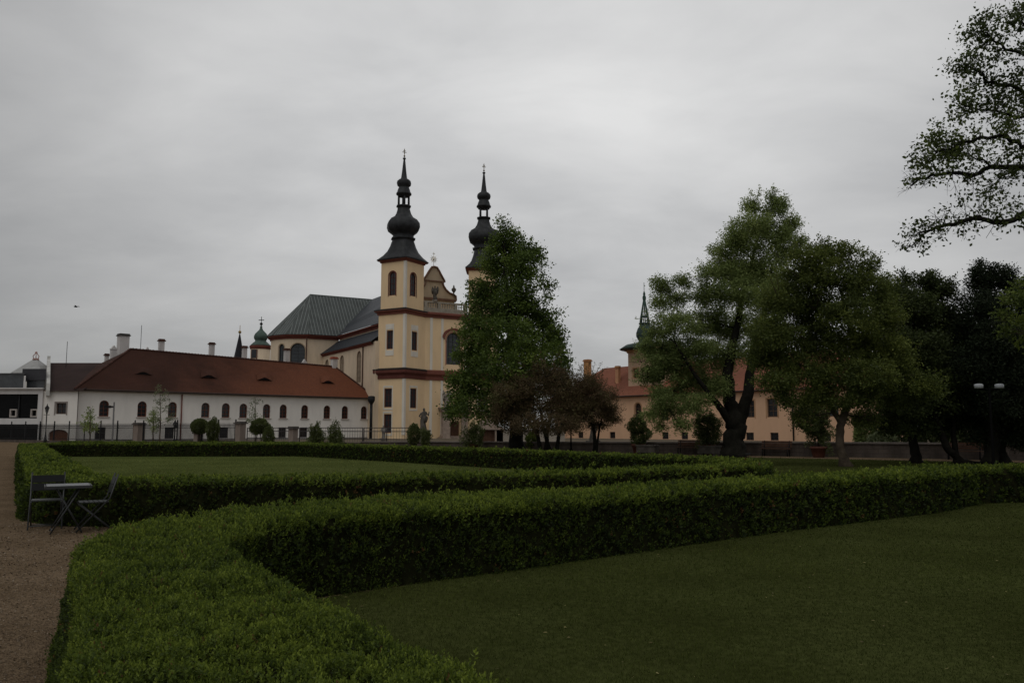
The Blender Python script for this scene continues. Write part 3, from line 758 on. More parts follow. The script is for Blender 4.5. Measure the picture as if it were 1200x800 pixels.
for k in range(20):
    al = 2*math.pi*k/20; r1 = .85 if k % 2 else .62; q = Vector(fv*math.cos(al)+Z*math.sin(al)); t_ = Vector(-fv*math.sin(al)+Z*math.cos(al))
    ro.add([pc+q*.3+t_*.06, pc+q*.3-t_*.06, pc+q*r1, pc+q*.3+nv*.04], [(0, 1, 2), (0, 3, 2), (1, 2, 3)])
ro.blob(pc, .2, 3, 0); ro.tube([pc-Z*1.4, pc+Z*1.25], .04, 5)
ro.box((-.22, -.03, .95), (.22, .03, 1.03), (fv, nv, Z), pc)
ro.build('radiant_ornament', mat('pale_gilding', (.55, .48, .33), rough=.4, metal=.4), gab)

def statue(name, loc, h, label, seed=0, ped=None, pm=None, parent=None, group=None, sm=None, pw=.32, wings=False):
    """draped standing figure on a moulded pedestal"""
    q = random.Random(seed); sm = sm or M_dstone
    x, y, z = loc
    if parent is None: T_ = thing(name, loc, label, 'statue', group)
    else: T_ = parent
    if ped:
        m = MB(); m.box((-pw-.08, -pw-.08, 0), (pw+.08, pw+.08, .14), None, loc); m.box((-pw, -pw, .14), (pw, pw, ped-.14), None, loc); m.box((-pw-.09, -pw-.09, ped-.14), (pw+.09, pw+.09, ped), None, loc)
        m.build('pedestal', pm or M_stone, T_)
    z0 = z+(ped or 0); b = MB(); s = h/1.8; ph = q.uniform(0, 6)
    V = []; Fc = []; prof = [(.0, .27, .25), (.12, .26, .24), (.45, .22, .20), (.8, .21, .17), (.98, .20, .15), (1.18, .21, .15), (1.38, .25, .15), (1.5, .22, .13), (1.56, .09, .08), (1.6, .075, .075)]
    nn = 20
    for i, (zz_, rx, ry) in enumerate(prof):
        for k in range(nn):
            a = 2*math.pi*k/nn; fold = 1+(.13 if zz_ < 1.2 else .05)*math.sin(7*a+ph+zz_*3)
            sway = .05*math.sin(zz_*3+ph)
            V.append((x+s*(rx*fold*math.cos(a)+sway), y+s*(ry*fold*math.sin(a)), z0+s*zz_))
    for i in range(len(prof)-1):
        for k in range(nn): Fc.append((i*nn+k, i*nn+(k+1) % nn, (i+1)*nn+(k+1) % nn, (i+1)*nn+k))
    Fc.append(tuple((len(prof)-1)*nn+k for k in range(nn))); b.add(V, Fc, True)
    b.blob((x+.02*s, y-.01, z0+1.7*s), (.1*s, .115*s, .135*s), seed, .04)
    b.tube([(x-.2*s, y, z0+1.42*s), (x-.36*s, y-.06*s, z0+1.14*s), (x-.17*s, y-.24*s, z0+1.05*s)], [.075*s, .065*s, .045*s], 8)
    b.tube([(x+.2*s, y, z0+1.42*s), (x+.40*s, y-.02, z0+1.22*s), (x+.46*s, y-.14*s, z0+1.5*s)], [.075*s, .062*s, .04*s], 8)
    b.blob((x+.12*s, y-.1*s, z0+.95*s), (.2*s, .16*s, .33*s), seed+3, .3)
    if wings:
        for sg in (-1, 1): b.blob((x+sg*.32*s, y+.16*s, z0+1.3*s), (.13*s, .06*s, .42*s), seed+5+sg, .25)
    b.build('figure', sm, T_)
    return T_
p = Og+fv*(gc+.1)+nv*1.1; zb2 = zb_+1.8
# figure standing in front of the gable, on the balustrade
p = Of-nv*.47; lo, hi = -4, 4
for _ in range(30):
    m = (lo+hi)/2; q_ = p+fv*m
    if 600+q_.x/q_.y*F < 508.5: lo = m
    else: hi = m
q_ = p+fv*lo
statue('statue', (q_.x, q_.y, zb2), 2.3, 'dark statue of a robed figure standing on the church balustrade before the gable', 4, ped=.25, wings=True)
q_ = Og+fv*(gc+3.75)
ur = MB(); ur.lathe((q_.x, q_.y-.2), [(.22, zS-.1), (.26, zS+.05), (.1, zS+.2), (.12, zS+.35), (.38, zS+.75), (.42, zS+1.0), (.25, zS+1.2), (.12, zS+1.3), (.16, zS+1.45), (.03, zS+1.75)], 14)
ur.build('urn', M_dstone, gab)

# nave, aisle and transept
ze = zz(389, 145); za_ = 15.15; zr = zz(345, 154.8)
def wpath(mb, pts, z0, z1, holes=None, depth=.5):
    for i in range(len(pts)-1):
        a, b = Vector((*pts[i], 0)), Vector((*pts[i+1], 0)); u = (b-a).normalized()
        wall(mb, a, u, rect(0, (b-a).length, z0, z1), (holes or {}).get(i, []), depth)
XY = lambda f_, s: FW(f_, s).xy[:]
AF, NF = -11.4, -8.5
nb = MB()
ais_ln = 27.5
aisle_h = []
Oa = FW(AF, ais_ln+.8); ua = -bv
for px, wd, y0, y1 in ((382.5, 2.3, 421, 470), (400, 2.3, 416, 470), (420, 2.3, 411, 448)):
    lo, hi = 0, 27
    for _ in range(30):
        m = (lo+hi)/2; q_ = Oa+ua*m
        if 600+q_.x/q_.y*F < px: lo = m
        else: hi = m
    q_ = Oa+ua*lo; aisle_h.append(arch(lo-wd/2, lo+wd/2, zz(y1, q_.y), zz(y0, q_.y)))
wall(nb, Oa, ua, rect(0, ais_ln+.1, 0, za_), aisle_h, .2); wall(nb, Oa+ua*(ais_ln+.1), fv, rect(0, 1.6, 0, za_), [], .2)
wall(nb, FW(NF, 27), -bv, rect(0, 28, za_, ze), [], .4)
wall(nb, FW(9.5, -1), bv, rect(0, 45, 0, ze))
wall(nb, FW(9.5, 45), -fv, rect(0, 20, 0, ze))
nave = nb.build('nave', M_cream2, church)
for h in aisle_h: window(Oa, ua, h, nave, .2, .12, 2, 6, fm=mat('niche_frame', (.26, .2, .14)), gm=mat('blind_niche', (.30, .235, .17), var=.15))
# transept with a rounded end
TP = [(NF, 27.6), (-14.3, 27.6), (-17.4, 29.4), (-19.0, 32.2), (-19.3, 34.4), (-18.7, 36.4), (-17, 38.5), (-14.3, 39.5), (NF, 39.5)]
TPw = [XY(*t) for t in TP]
# outside on the right hand when walking from right to left as seen -> reverse
TPr = TPw[::-1]
holes = {}
tb = MB(); wins = []
for i in range(len(TPr)-1):
    a, b = Vector((*TPr[i], 0)), Vector((*TPr[i+1], 0)); u = (b-a).normalized(); ln = (b-a).length; hs = []
    pa, pb = 600+a.x/a.y*F, 600+b.x/b.y*F
    for px, wd, y0, y1 in ((350.0, 2.7, 402, 427), (322.5, 1.4, 403, 427)):
        if min(pa, pb) < px < max(pa, pb) and (b-a).cross(Z).y < 0 and a.y < 158:
            hs.append(arch(ln/2-wd/2, ln/2+wd/2, zz(y1, (a.y+b.y)/2), zz(y0, (a.y+b.y)/2)))
    wall(tb, a, u, rect(0, ln, 0, ze), hs, .3)
    for h in hs: wins.append((a, u, h))
tr = tb.build('transept', M_cream2, church)
for a, u, h in wins: window(a, u, h, tr, .3, .14, 2, 6, surround=mat('sand_surround', (.42, .33, .23)), fm=mat('lead_bars', (.05, .05, .052)), gm=M_pane_l)
c = MB(); cornice(c, TPr, ze-.75, ze+.0, .6, False); c.build('cornice', mat('dark_red_cornice', (.17, .055, .042), var=.15), tr)
c = MB(); cornice(c, [XY(NF, 27), XY(NF, 0.5)], ze-.7, ze+.02, .5, False); c.build('cornice', mat('dark_red_cornice', (.17, .055, .042), var=.15), nave); c = MB(); cornice(c, [XY(AF, 28.6), XY(AF, 1.6)], za_-.45, za_+.02, .45, False)
c.build('cornice', mat('dark_red_cornice', (.17, .055, .042), var=.15), nave)
# roofs
ROFF = offset_poly(TPr, -.75, False)
ap = FW(-12.4, 33.5, zr); vc = FW(0, 33.5, zr)
rt = MB(); n = len(ROFF)
E_ = [Vector((p[0], p[1], ze)) for p in ROFF]
for i in range(n-1):
    if i == 0: rt.add([E_[0], E_[1], ap, vc], [(0, 1, 2, 3)])
    elif i == n-2: rt.add([E_[i], E_[i+1], vc, ap], [(0, 1, 2, 3)])
    else: rt.add([E_[i], E_[i+1], ap], [(0, 1, 2)])
rt.build('transept_roof', M_seam, church)
rn = MB()
S0 = GB+.7
rn.add([FW(NF-.6, 45, ze), FW(NF-.6, 1.0, ze), FW(-4.2, 1.0, ze+(zr-ze)*.5), FW(-3.2, S0, zr-2.6), FW(0, S0, zr+.05), FW(0, 45, zr+.05)], [(0, 1, 2), (0, 2, 3), (0, 3, 4, 5)])
rn.add([FW(9.8, S0, ze), FW(9.8, 45, ze), FW(0, 45, zr+.05), FW(0, S0, zr+.05)], [(0, 1, 2, 3)])
rn.add([FW(NF-.6, S0, ze), FW(9.8, S0, ze), FW(0, S0, zr+.05)], [(0, 1, 2)])
rn.build('nave_roof', M_slate2, church)
ra = MB(); ra.add([FW(AF-.55, 28.8, za_), FW(AF-.55, 1.1, za_), FW(NF+.02, 1.1, ze-.85), FW(NF+.02, 27.7, ze-.85)], [(0, 1, 2, 3)])
ra.add([FW(AF-.55, 28.8, za_), FW(NF+.02, 27.7, ze-.85), FW(NF, 28.8, za_)], [(0, 1, 2)])
ra.build('aisle_roof', mat('aisle_slate', (.030, .034, .040), var=.2, rough=.6, bump=.15, pattern=('brick', .5, .3, (.02, .02, .024), .5)), church)
rd = MB()
for i in range(1, n-1): rd.tube([E_[i]+Z*.03, ap+Z*.03], .07, 5)
rd.tube([ap+Z*.04, vc+Z*.04], .09, 5); rd.tube([E_[-1]+Z*.05, vc+Z*.05], .1, 5)
rd.build('roof_ridge', mat('ridge_copper', (.17, .19, .18), rough=.5), church)
def pipe(pts, r, m, parent, name='downpipe'):
    b = MB(); b.tube(pts, r, 8); return b.build(name, m, parent)
M_pipe = mat('brown_pipe', (.07, .035, .025), rough=.5)
q_ = Vector((*XY(-14.6, 27.3), 0)); pipe([q_+Z*.1, q_+Z*(ze-.6)], .12, M_pipe, church)
q_ = Oa+ua*(ais_ln-5.2)+ua.cross(Z)*.15; pipe([q_+Z*.1, q_+Z*(za_-.4)], .1, M_pipe, church)
# ================================================================== LONG WHITE STABLE BUILDING
M_wp = mat('white_plaster', (.80, .765, .71), var=.05, vscale=.35, bump=.25, bscale=10, stain=.16)
M_tile = mat('brown_tiles', (.042, .018, .012), var=.2, vscale=.22, bump=.3, bscale=9, pattern=('brick', .22, .32, (.03, .015, .012), .5), mortar=.025, col2=(.066, .028, .019), grad=(5, 26, (.185, .066, .034)))
M_tile_d = mat('dark_brown_tiles', (.040, .024, .021), var=.25, vscale=.3, bump=.3, pattern=('brick', .22, .32, (.025, .014, .012), .55), mortar=.025)
M_fr = mat('red_brown_frame', (.14, .05, .03), rough=.6)
M_eave = mat('eave_board', (.07, .045, .035), rough=.7)

def solve(O, u, px, hi=80):
    lo = -5.
    for _ in range(45):
        m = (lo+hi)/2; p = O+u*m
        if 600+p.x/p.y*F < px: lo = m
        else: hi = m
    return lo
SA = Vector((gx(90, 100), 100, 0)); SB = Vector((gx(433.5, 130), 130, 0)); su = (SB-SA).normalized(); sn = su.cross(Z); SL = (SB-SA).length
ZE = 6.35; DEP = 13.5
stable = thing('white_long_building', (SA.x, SA.y, 0), 'long white plastered building with arched windows under a brown tiled hipped roof', 'building')
upp, low = [], []
for px in (123.5, 168, 203.5, 242, 265.8, 286.3, 313.5, 333, 358, 384, 405, 427.3):
    s = solve(SA, su, px); Y = (SA+su*s).y; up_w = .58
    zb = zz(487.2-(px-123)*.0, Y) if False else 3.1
    upp.append(arch(s-up_w, s+up_w, 3.05, 5.05))
for px in (120.5, 201, 264.5, 332.5, 357.5): s = solve(SA, su, px); low.append(rect(s-.62, s+.62, .25, 1.75))
mb = MB(); wall(mb, SA, su, rect(0, SL, 0, ZE), upp+low, .35)
A2, B2 = SA-sn*DEP, SB-sn*DEP
wall(mb, SB, -sn, rect(0, DEP, 0, ZE)); wall(mb, B2, -su, rect(0, SL, 0, ZE)); wall(mb, A2, sn, rect(0, DEP, 0, ZE))
wl = mb.build('wall', M_wp, stable)
for h in upp: window(SA, su, h, stable, .3, .11, 2, 4, fm=M_fr, sill=mat('sill_stone', (.42, .38, .34)))
for h in low: window(SA, su, h, stable, .3, .08, 2, 2, fm=mat('grey_frame', (.09, .08, .075)))
b_ = MB(); b_.box((-.05, .01, ZE-.28), (SL+.05, .22, ZE-.02), (su, sn, Z), SA); b_.build('eave_moulding', mat('eave_moulding', (.45, .42, .38)), wl)
OV = .65; RZ = zz(409, 110.5)
e0, e1, e2, e3 = SA-su*OV+sn*OV+Z*ZE, SB+su*OV+sn*OV+Z*ZE, B2+su*OV-sn*OV+Z*ZE, A2-su*OV-sn*OV+Z*ZE
r0 = SA+su*8.2-sn*DEP/2+Z*(RZ); r1 = SB-su*2.4-sn*DEP/2+Z*(RZ-.7)
rf = MB(); rf.add([e0, e1, r1, r0], [(0, 1, 2, 3)]); rf.add([e2, e3, r0, r1], [(0, 1, 2, 3)]); rf.add([e3, e0, r0], [(0, 1, 2)]); rf.add([e1, e2, r1], [(0, 1, 2)])
rf.add([e0, e1, e2, e3], [(3, 2, 1, 0)])
roof = rf.build('roof', M_tile, stable)
rg = MB()
for a, b in ((r0, r1), (e0, r0), (e1, r1)):
    n = int((b-a).length/.45)
    for k in range(n): rg.tube([a+(b-a)*(k/n)+Z*.02, a+(b-a)*((k+.97)/n)+Z*.05], [.13, .16], 6)
rg.build('ridge_tiles', mat('ridge_tile', (.07, .034, .026), var=.4), roof)
gu = MB(); gu.tube([e0-Z*.06, e1-Z*.06], .1, 8); gu.build('gutter', mat('gutter', (.05, .035, .03), rough=.5), roof)
slope = (r0+r1)/2-(e0+e1)/2; slope.normalize(); sl_n = su.cross(slope); sl_n = sl_n if sl_n.z > 0 else -sl_n
for px in (163, 242, 309, 385):       # eyebrow dormers
    s = solve(SA, su, px+1); 
    base = SA+su*s+sn*OV+Z*ZE; q = base+slope*3.9; m = MB()
    V = []; K_ = 12
    for i in range(K_+1):
        t = i/K_*2-1; h = .36*(math.cos(t*math.pi)+1)/2
        V += [q+su*t*1.15+sl_n*.03+Z*h+sn*.1, q+su*t*1.1+slope*2.0+sl_n*.04+Z*h*.05]
    m.add(V, [(2*i, 2*i+2, 2*i+3, 2*i+1) for i in range(K_)]); d_ = m.build('dormer', M_tile, roof)
    m = MB(); V = []
    for i in range(K_+1):
        t = i/K_*2-1; h = .36*(math.cos(t*math.pi)+1)/2; V += [q+su*t*1.1+sl_n*.035+sn*.04, q+su*t*1.25+sl_n*.035+sn*.04+Z*max(.0, h-.05)]
    m.add(V, [(2*i, 2*i+2, 2*i+3, 2*i+1) for i in range(K_)]); m.build('opening', mat('dormer_dark', (.012, .01, .01)), d_)
for px in (90.5, 213.5):
    s = solve(SA, su, px); q = SA+su*s+sn*.14; pipe([q+Z*.05, q+Z*(ZE-.2)], .085, mat('copper_red_pipe', (.17, .06, .045), rough=.5), stable)
q = Vector((gx(434.6, 126.0), 126.0, 0)); pipe([q+Z*.05, q+Z*(ZE-.9)], .22, M_iron, stable); m = MB(); m.lathe((q.x, q.y), [(.22, ZE-1.1), (.55, ZE-.5), (.55, ZE+.1), (.3, ZE+.2)], 10); m.build('rain_hopper', M_iron, stable)
# plinth
m = MB(); m.box((0, .003, 0), (SL, .08, .22), (su, sn, Z), SA); m.build('plinth', mat('plinth', (.22, .2, .18)), wl)
def chimney(px, y0, y1, wpx, Y, parent, m1, cap=None, name='chimney', gabled=False, dp=None, capm=None):
    x = gx(px, Y) if False else at(px, (y0+y1)/2, Y).x; w_ = wpx/F*Y*.76; dp = dp or w_*.8; z0, z1 = zz(y1, Y)-1.2, zz(y0, Y)
    b = MB(); O = (x, Y, 0)
    b.box((-w_/2, -dp/2, z0), (w_/2, dp/2, z1-.35), (su, sn, Z), O)
    if gabled:
        b.box((-w_/2-.06, -dp/2-.06, z1-.34), (w_/2+.06, dp/2+.06, z1-.2), (su, sn, Z), O)
        P = [Vector(O)+su*a+sn*c+Z*(z1-.199) for a, c in ((-w_/2, -dp/2), (w_/2, -dp/2), (w_/2, dp/2), (-w_/2, dp/2))]; a1, a2 = Vector(O)-sn*dp/2+Z*(z1+.3), Vector(O)+sn*dp/2+Z*(z1+.3)
        b.add(P+[a1, a2], [(0, 4, 5, 3), (1, 2, 5, 4), (0, 1, 4), (2, 3, 5)])
    c_ = b.build(name, m1, parent)
    if not gabled:
        b = MB(); b.box((-w_/2-.13, -dp/2-.13, z1-.36), (w_/2+.13, dp/2+.13, z1-.2), (su, sn, Z), O); b.box((-w_/2-.03, -dp/2-.03, z1-.205), (w_/2+.03, dp/2+.03, z1-.02), (su, sn, Z), O); b.build('chimney_cap', capm or mat('brick_cap', (.09, .045, .035), var=.3), c_)
M_ch = mat('chimney_plaster', (.58, .55, .53), var=.08, vscale=1, stain=.4)
chimney(144, 391, 424, 14, 121, roof, M_ch, capm=mat('slate_cap', (.08, .075, .07)), dp=1.3); chimney(132.5, 407, 432, 8, 119, roof, M_ch, gabled=True)
chimney(125, 414, 428, 5.5, 122, roof, M_ch); chimney(189, 397, 418, 7.6, 117, roof, M_ch); chimney(248, 401, 421, 7.2, 122, roof, M_ch)
chimney(286.5, 405, 423, 6.5, 126, roof, M_ch); chimney(336, 408, 427, 7.5, 131, roof, M_ch); chimney(391.5, 418, 433, 8.5, 133, roof, M_ch, capm=mat('red_cap', (.33, .09, .055)))
chimney(356.5, 423, 430, 6, 131, roof, M_ch, gabled=True); chimney(172.5, 409, 415, 6, 118, roof, M_ch, gabled=True)
for px, y0, Y in ((166, 381, 112), (79, 400, 109)):
    p = at(px, y0, Y); m = MB(); m.tube([(p.x, p.y, 8.5), tuple(p)], .035, 5)
    if Y == 112: m.build('aerial', M_iron, stable)
    else: am = m
# ---------------- left wing with stepped fire wall
WY = 99.2; wa, wb = Vector((gx(48.3, WY), WY, 0)), Vector((gx(88.7, WY)+.05, WY, 0)); ux = Vector((1, 0, 0)); wn_ = Vector((0, -1, 0)); dv = Vector((-.5, .866, 0))
wing = thing('side_wing', (wa.x, wa.y, 0), 'low white side wing with dark brown roof, one square window and an arched brown door', 'building')
WL = (wb-wa).length; zw = zz(458, WY)
sw = rect(*[solve(wa, ux, 73)+k for k in (-.62, .62)], zz(485, WY), zz(472, WY)); dw = arch(solve(wa, ux, 71.5)-1.15, solve(wa, ux, 71.5)+1.15, .05, zz(503, WY), 10, True)
m = MB(); wall(m, wa, ux, rect(0, WL, 0, zw), [sw, dw], .3); w1 = m.build('wall', M_wp, wing)
window(wa, ux, sw, wing, .3, .12, 2, 2, fm=mat('shutter_brown', (.10, .07, .055)), surround=mat('grey_surround', (.25, .22, .2)))
m = MB(); m.poly([wa+ux*p[0]+Z*p[1]+Vector((0, .2, 0)) for p in dw]); m.build('door', mat('brown_gate', (.15, .06, .03), var=.2, pattern=('seam', .2, .06, (.04, .02, .01), .7)), wing)
zr_w = zz(425, WY+12); xr0, xr1 = gx(56, WY), gx(90, WY)+.4; Q = lambda x, d, z: (x+dv.x*d, WY+dv.y*d, z)
m = MB(); m.add([Q(xr0, -.5, zw), Q(xr1, -.5, zw), Q(xr1+5.05, 14, zr_w), Q(xr0, 14, zr_w)], [(0, 1, 2, 3)]); m.add([Q(xr1+5.05, 28, zw), Q(xr0, 28, zw), Q(xr0, 14, zr_w), Q(xr1+5.05, 14, zr_w)], [(0, 1, 2, 3)])
wr = m.build('roof', M_tile_d, wing); am.build('aerial', M_iron, wing)
m = MB(); xf = gx(53.5, WY)
prof = [(-.7, zw-.6), (-.7, zw+.1), (-.4, zw+.9), (13.3, zr_w+.5), (13.4, zr_w+.9), (14.6, zr_w+.9), (14.7, zr_w+.5), (28.5, zw+.6), (28.5, 0), (.05, 0), (.05, zw-.6)]
Aq = [Vector(Q(xf-.22, y, z)) for y, z in prof]; Bq = [Vector(Q(xf+.22, y, z)) for y, z in prof]; n = len(prof)
m.add(Aq+Bq, [tuple(range(n))[::-1], tuple(range(n, 2*n))]+[(i, (i+1) % n, n+(i+1) % n, n+i) for i in range(n)]); m.build('fire_wall', mat('fire_wall', (.50, .49, .46), var=.1, stain=.5), wing)

# ---------------- modern glass building at the left edge
GY = 99.0; gxl, gxr = gx(-60, GY), gx(48, GY)
gb = thing('modern_glass_building', (gxr, GY, 0), 'modern white framed building with dark glass front at the left edge of the garden', 'building')
m = MB(); g0, g1 = zz(490, GY), zz(461.5, GY); gu_ = ux; Og_ = Vector((gxl, GY, 0)); gl = gxr-gxl
hole = rect(.5, solve(Og_, gu_, 45.5), g0, g1); hole2 = rect(.5, solve(Og_, gu_, 47.5), .05, zz(497, GY))
wall(m, Og_, gu_, rect(0, gl, 0, zz(455.5, GY)), [hole, hole2], .8); wall(m, Og_+ux*gl, dv.normalized(), rect(0, 9, 0, zz(455.5, GY)))
m.box((0, .003, zz(455.5, GY)-.02), (gl+.1, .35, zz(454.3, GY)), (ux, Vector((0, -1, 0)), Z), Og_)
m.build('white_frame', mat('white_frame', (.62, .60, .585), var=.04, stain=.2), gb)
gd = mat('dark_glazing', (.006, .0065, .007), rough=.15, spec=.12, var=.3)
m = MB(); m.poly([Og_+ux*p[0]+Z*p[1]+Vector((0, .75, 0)) for p in hole]); m.build('glazing', gd, gb)
m = MB(); m.poly([Og_+ux*p[0]+Z*p[1]+Vector((0, .7, 0)) for p in hole2]); m.build('ground_floor_glazing', gd, gb)
m = MB()
for px in (20, -10, -35):
    s = solve(Og_, ux, px); m.box((s-.05, -.72, g0), (s+.05, -.6, g1), (ux, Vector((0, -1, 0)), Z), Og_)
m.build('mullions', mat('mullion', (.05, .05, .052), rough=.4), gb)
for px in (15.5, 40):   # small framed openings standing in the glass front
    s = solve(Og_, ux, px); z0, z1 = zz(488.5, GY), zz(479, GY); m = MB()
    for lo, hi in (((s-.42, z0), (s-.27, z1)), ((s+.27, z0), (s+.42, z1)), ((s-.269, z0), (s+.269, z0+.15)), ((s-.269, z1-.15), (s+.269, z1))):
        m.box((lo[0], -.55, lo[1]), (hi[0], -.3, hi[1]), (ux, Vector((0, -1, 0)), Z), Og_)
    m.build('window_frame', mat('beige_frame', (.42, .38, .35)), gb)
def tb_(name, x0, x1, y0, y1, Y, dpt, m_, par):
    m = MB(); m.box((gx(x0, Y), 0, zz(y1, Y)), (gx(x1, Y), dpt, zz(y0, Y)), (Vector((1, 0, 0)), dv.normalized(), Z), (0, Y, 0)); return m.build(name, m_, par)
ug = tb_('upper_glass', -60, 24, 438.5, 455, GY+1.2, 6, glass_mat('grey_glazing', (.06, .065, .07), .2), gb)
tb_('upper_column', 24.2, 26.4, 440, 456, GY+1.0, .4, MATS['white_frame'], gb)
tb_('stair_glass', 28, 49, 445.5, 456, GY+2.2, 4, glass_mat('grey_glazing', (.06, .065, .07), .2), gb)
tb_('parapet_panel', 22, 50, 432, 445.2, GY+2.0, 4.2, mat('grey_panel', (.055, .055, .06), rough=.4), gb)
tb_('coping', -60, 25, 437.0, 438.3, GY+1.1, 6.2, mat('coping', (.09, .09, .095)), gb)
# pale pyramid roof with wrought finial behind it
pt = thing('pyramid_roof_pavilion', (gx(37, 112), 112, 0), 'pavilion with pale pyramid roof and small wrought iron crown behind the glass building', 'building')
cx, cy = gx(37, 112), 112; m = MB(); hw = 2.1; z0 = zz(438, 112); za = zz(422, 112)
P = [(cx-hw, cy-hw, z0), (cx+hw, cy-hw, z0), (cx+hw, cy+hw, z0), (cx-hw, cy+hw, z0), (cx-.35, cy-.35, za), (cx+.35, cy-.35, za), (cx+.35, cy+.35, za), (cx-.35, cy+.35, za)]
m.add(P, [(0, 1, 5, 4), (1, 2, 6, 5), (2, 3, 7, 6), (3, 0, 4, 7), (4, 5, 6, 7)]); m.build('roof', mat('pale_metal_roof', (.36, .36, .35), rough=.5, var=.1), pt)
m = MB(); m.box((cx-hw+.3, cy-hw+.3, 0), (cx+hw-.3, cy+hw-.3, z0+.02)); m.build('wall', M_wp, pt)
m = MB(); m.lathe((cx, cy), [(.42, za), (.38, za+.25), (.12, za+.3)], 10)
for k in range(6):
    al = k*math.pi/3; m.tube([(cx+.3*math.cos(al), cy+.3*math.sin(al), za+.2), (cx+.42*math.cos(al), cy+.42*math.sin(al), za+.55), (cx+.1*math.cos(al), cy+.1*math.sin(al), za+.95)], .05, 5)
m.blob((cx, cy, za+1.05), .16, 1, 0); m.build('finial', mat('red_white_iron', (.40, .25, .22), var=.5, vscale=6), pt)

# ---------------- far towers over the white building
def far_spire():
    Y = 172; c = at(280.7, 400, Y).x; T_ = thing('slender_black_spire', (c, Y, 0), 'slender black needle spire with a gilt ball behind the brown roof', 'tower')
    m = MB(); z0, z1 = zz(424, Y), zz(391, Y); m.lathe((c, Y), [(1.25, z0-4), (1.2, z0), (.1, z1)], 8, .4, False); m.build('spire', mat('spire_black', (.02, .02, .024), rough=.5), T_)
    m = MB(); m.lathe((c, Y), [(1.15, 0), (1.15, z0-4)], 8, .4, False); m.build('shaft', M_cream2, T_)
    m = MB(); m.tube([(c, Y, z1-.1), (c, Y, zz(381, Y))], .06, 5); m.blob((c, Y, z1+.35), .32, 1, 0); m.build('finial', mat('dull_gold', (.30, .20, .07), rough=.5, metal=.3), T_)
far_spire()
def turret():
    Y = 165; c = at(305.5, 400, Y).x; T_ = thing('green_domed_turret', (c, Y, 0), 'round cream turret with green copper onion dome beside the church apse', 'tower')
    k = Y/F; zc = zz(406.5, Y); m = MB(); m.lathe((c, Y), [(11.3*k, 0), (11.3*k, zc)], 28); m.build('wall', M_cream2, T_)
    m = MB(); m.lathe((c, Y), [(11.25*k, zc-.5), (11.8*k, zc-.45), (12.6*k, zc-.05), (12.6*k, zc+.1), (12*k, zc+.2)], 28); m.build('cornice', mat('dark_red_cornice', (.17, .055, .042)), T_)
    h = lambda y: zz(y, Y)
    m = MB(); m.lathe((c, Y), [(12.4*k, zc+.2), (11*k, h(404)), (9*k, h(402)), (7*k, h(400.5)), (6.2*k, h(399)), (7*k, h(398)), (7.9*k, h(396)), (7.8*k, h(393.5)), (6.6*k, h(391)), (4.2*k, h(388.5)), (2.2*k, h(386.5)), (1.3*k, h(384)), (1.4*k, h(382.5)), (.6*k, h(381.5)), (.2*k, h(380))], 16, .2)
    m.build('dome', mat('green_copper', (.080, .115, .098), var=.3, vscale=1, rough=.6, bump=.2), T_)
    m = MB(); m.tube([(c, Y, h(381)), (c, Y, h(371))], .07, 5); m.blob((c, Y, h(379.5)), .3, 1, 0); m.box((-.55, -.05, h(375.4)), (.55, .05, h(374.6)), None, (c, Y, 0)); m.build('cross', M_iron, T_)
    for px in (301.0,):
        xx = at(px, 415, Y).x-c; al = math.asin(max(-.99, min(.99, xx/(11.3*k)))); nr = Vector((math.sin(al), -math.cos(al), 0)); u = Z.cross(nr); O = Vector((c, Y, 0))+nr*(11.3*k-.1)
        m = MB(); m.box((-.75, .0, h(420.5)), (.75, .14, h(410)), (u, nr, Z), O); w_ = m.build('window', mat('louvre_frame', (.2, .12, .09)), T_)
        m = MB(); m.box((-.6, .02, h(420)), (.6, .17, h(410.5)), (u, nr, Z), O); m.build('pane', glass_mat('pane_dark', (.012, .013, .015)), w_)
turret()

# ================================================================== APRICOT BUILDING ON THE RIGHT
M_ap = mat('apricot_plaster', (.66, .42, .27), var=.05, vscale=.3, bump=.25, bscale=10, stain=.10)
M_rt = mat('red_tiles', (.235, .098, .064), var=.2, vscale=.2, bump=.3, pattern=('brick', .22, .32, (.10, .032, .022), .5), mortar=.025, col2=(.31, .125, .078))
PA = Vector((gx(650, 139.5), 139.5, 0)); PB = Vector((gx(1003, 97), 97, 0)); pu = (PB-PA).normalized(); pn = pu.cross(Z); PL = (PB-PA).length; PD = 12.0
ab = thing('apricot_long_building', (PB.x, PB.y, 0), 'long apricot plastered building with red tiled roof behind the old trees', 'building')
PE = 6.55
tall, base = [], []
for px, wd, y0, y1, f in ((714, 1.7, 477.5, 493, rect), (747.2, 1.05, 472, 491, arch), (778, 1.3, 477, 492.5, rect), (878, 1.1, 469, 489, rect), (904, 1.25, 467, 488.5, rect), (975, 1.2, 465, 488, rect)):
    s = solve(PA, pu, px); Y = (PA+pu*s).y; tall.append(f(s-wd/2*1.25, s+wd/2*1.25, zz(y1, Y), zz(y0, Y)))
for px in (680, 717, 778.5, 801, 877, 905.5, 966): s = solve(PA, pu, px); base.append(rect(s-.6, s+.6, .05, .75+.3))
m = MB(); wall(m, PA, pu, rect(0, PL, 0, PE), tall+base, .3); wall(m, PB, -pn, rect(0, PD, 0, PE)); wall(m, PB-pn*PD, -pu, rect(0, PL, 0, PE)); wall(m, PA-pn*PD, pn, rect(0, PD, 0, PE))
wl = m.build('wall', M_ap, ab)
for h in tall: window(PA, pu, h, ab, .28, .12, 2, 3, fm=mat('brown_frame', (.13, .08, .05)), surround=mat('ochre_surround', (.42, .25, .14)))
for h in base: window(PA, pu, h, ab, .25, .08, 2, 1, fm=mat('dark_frame', (.06, .045, .04)))
O_ = .6; PR = zz(427, 130.5)
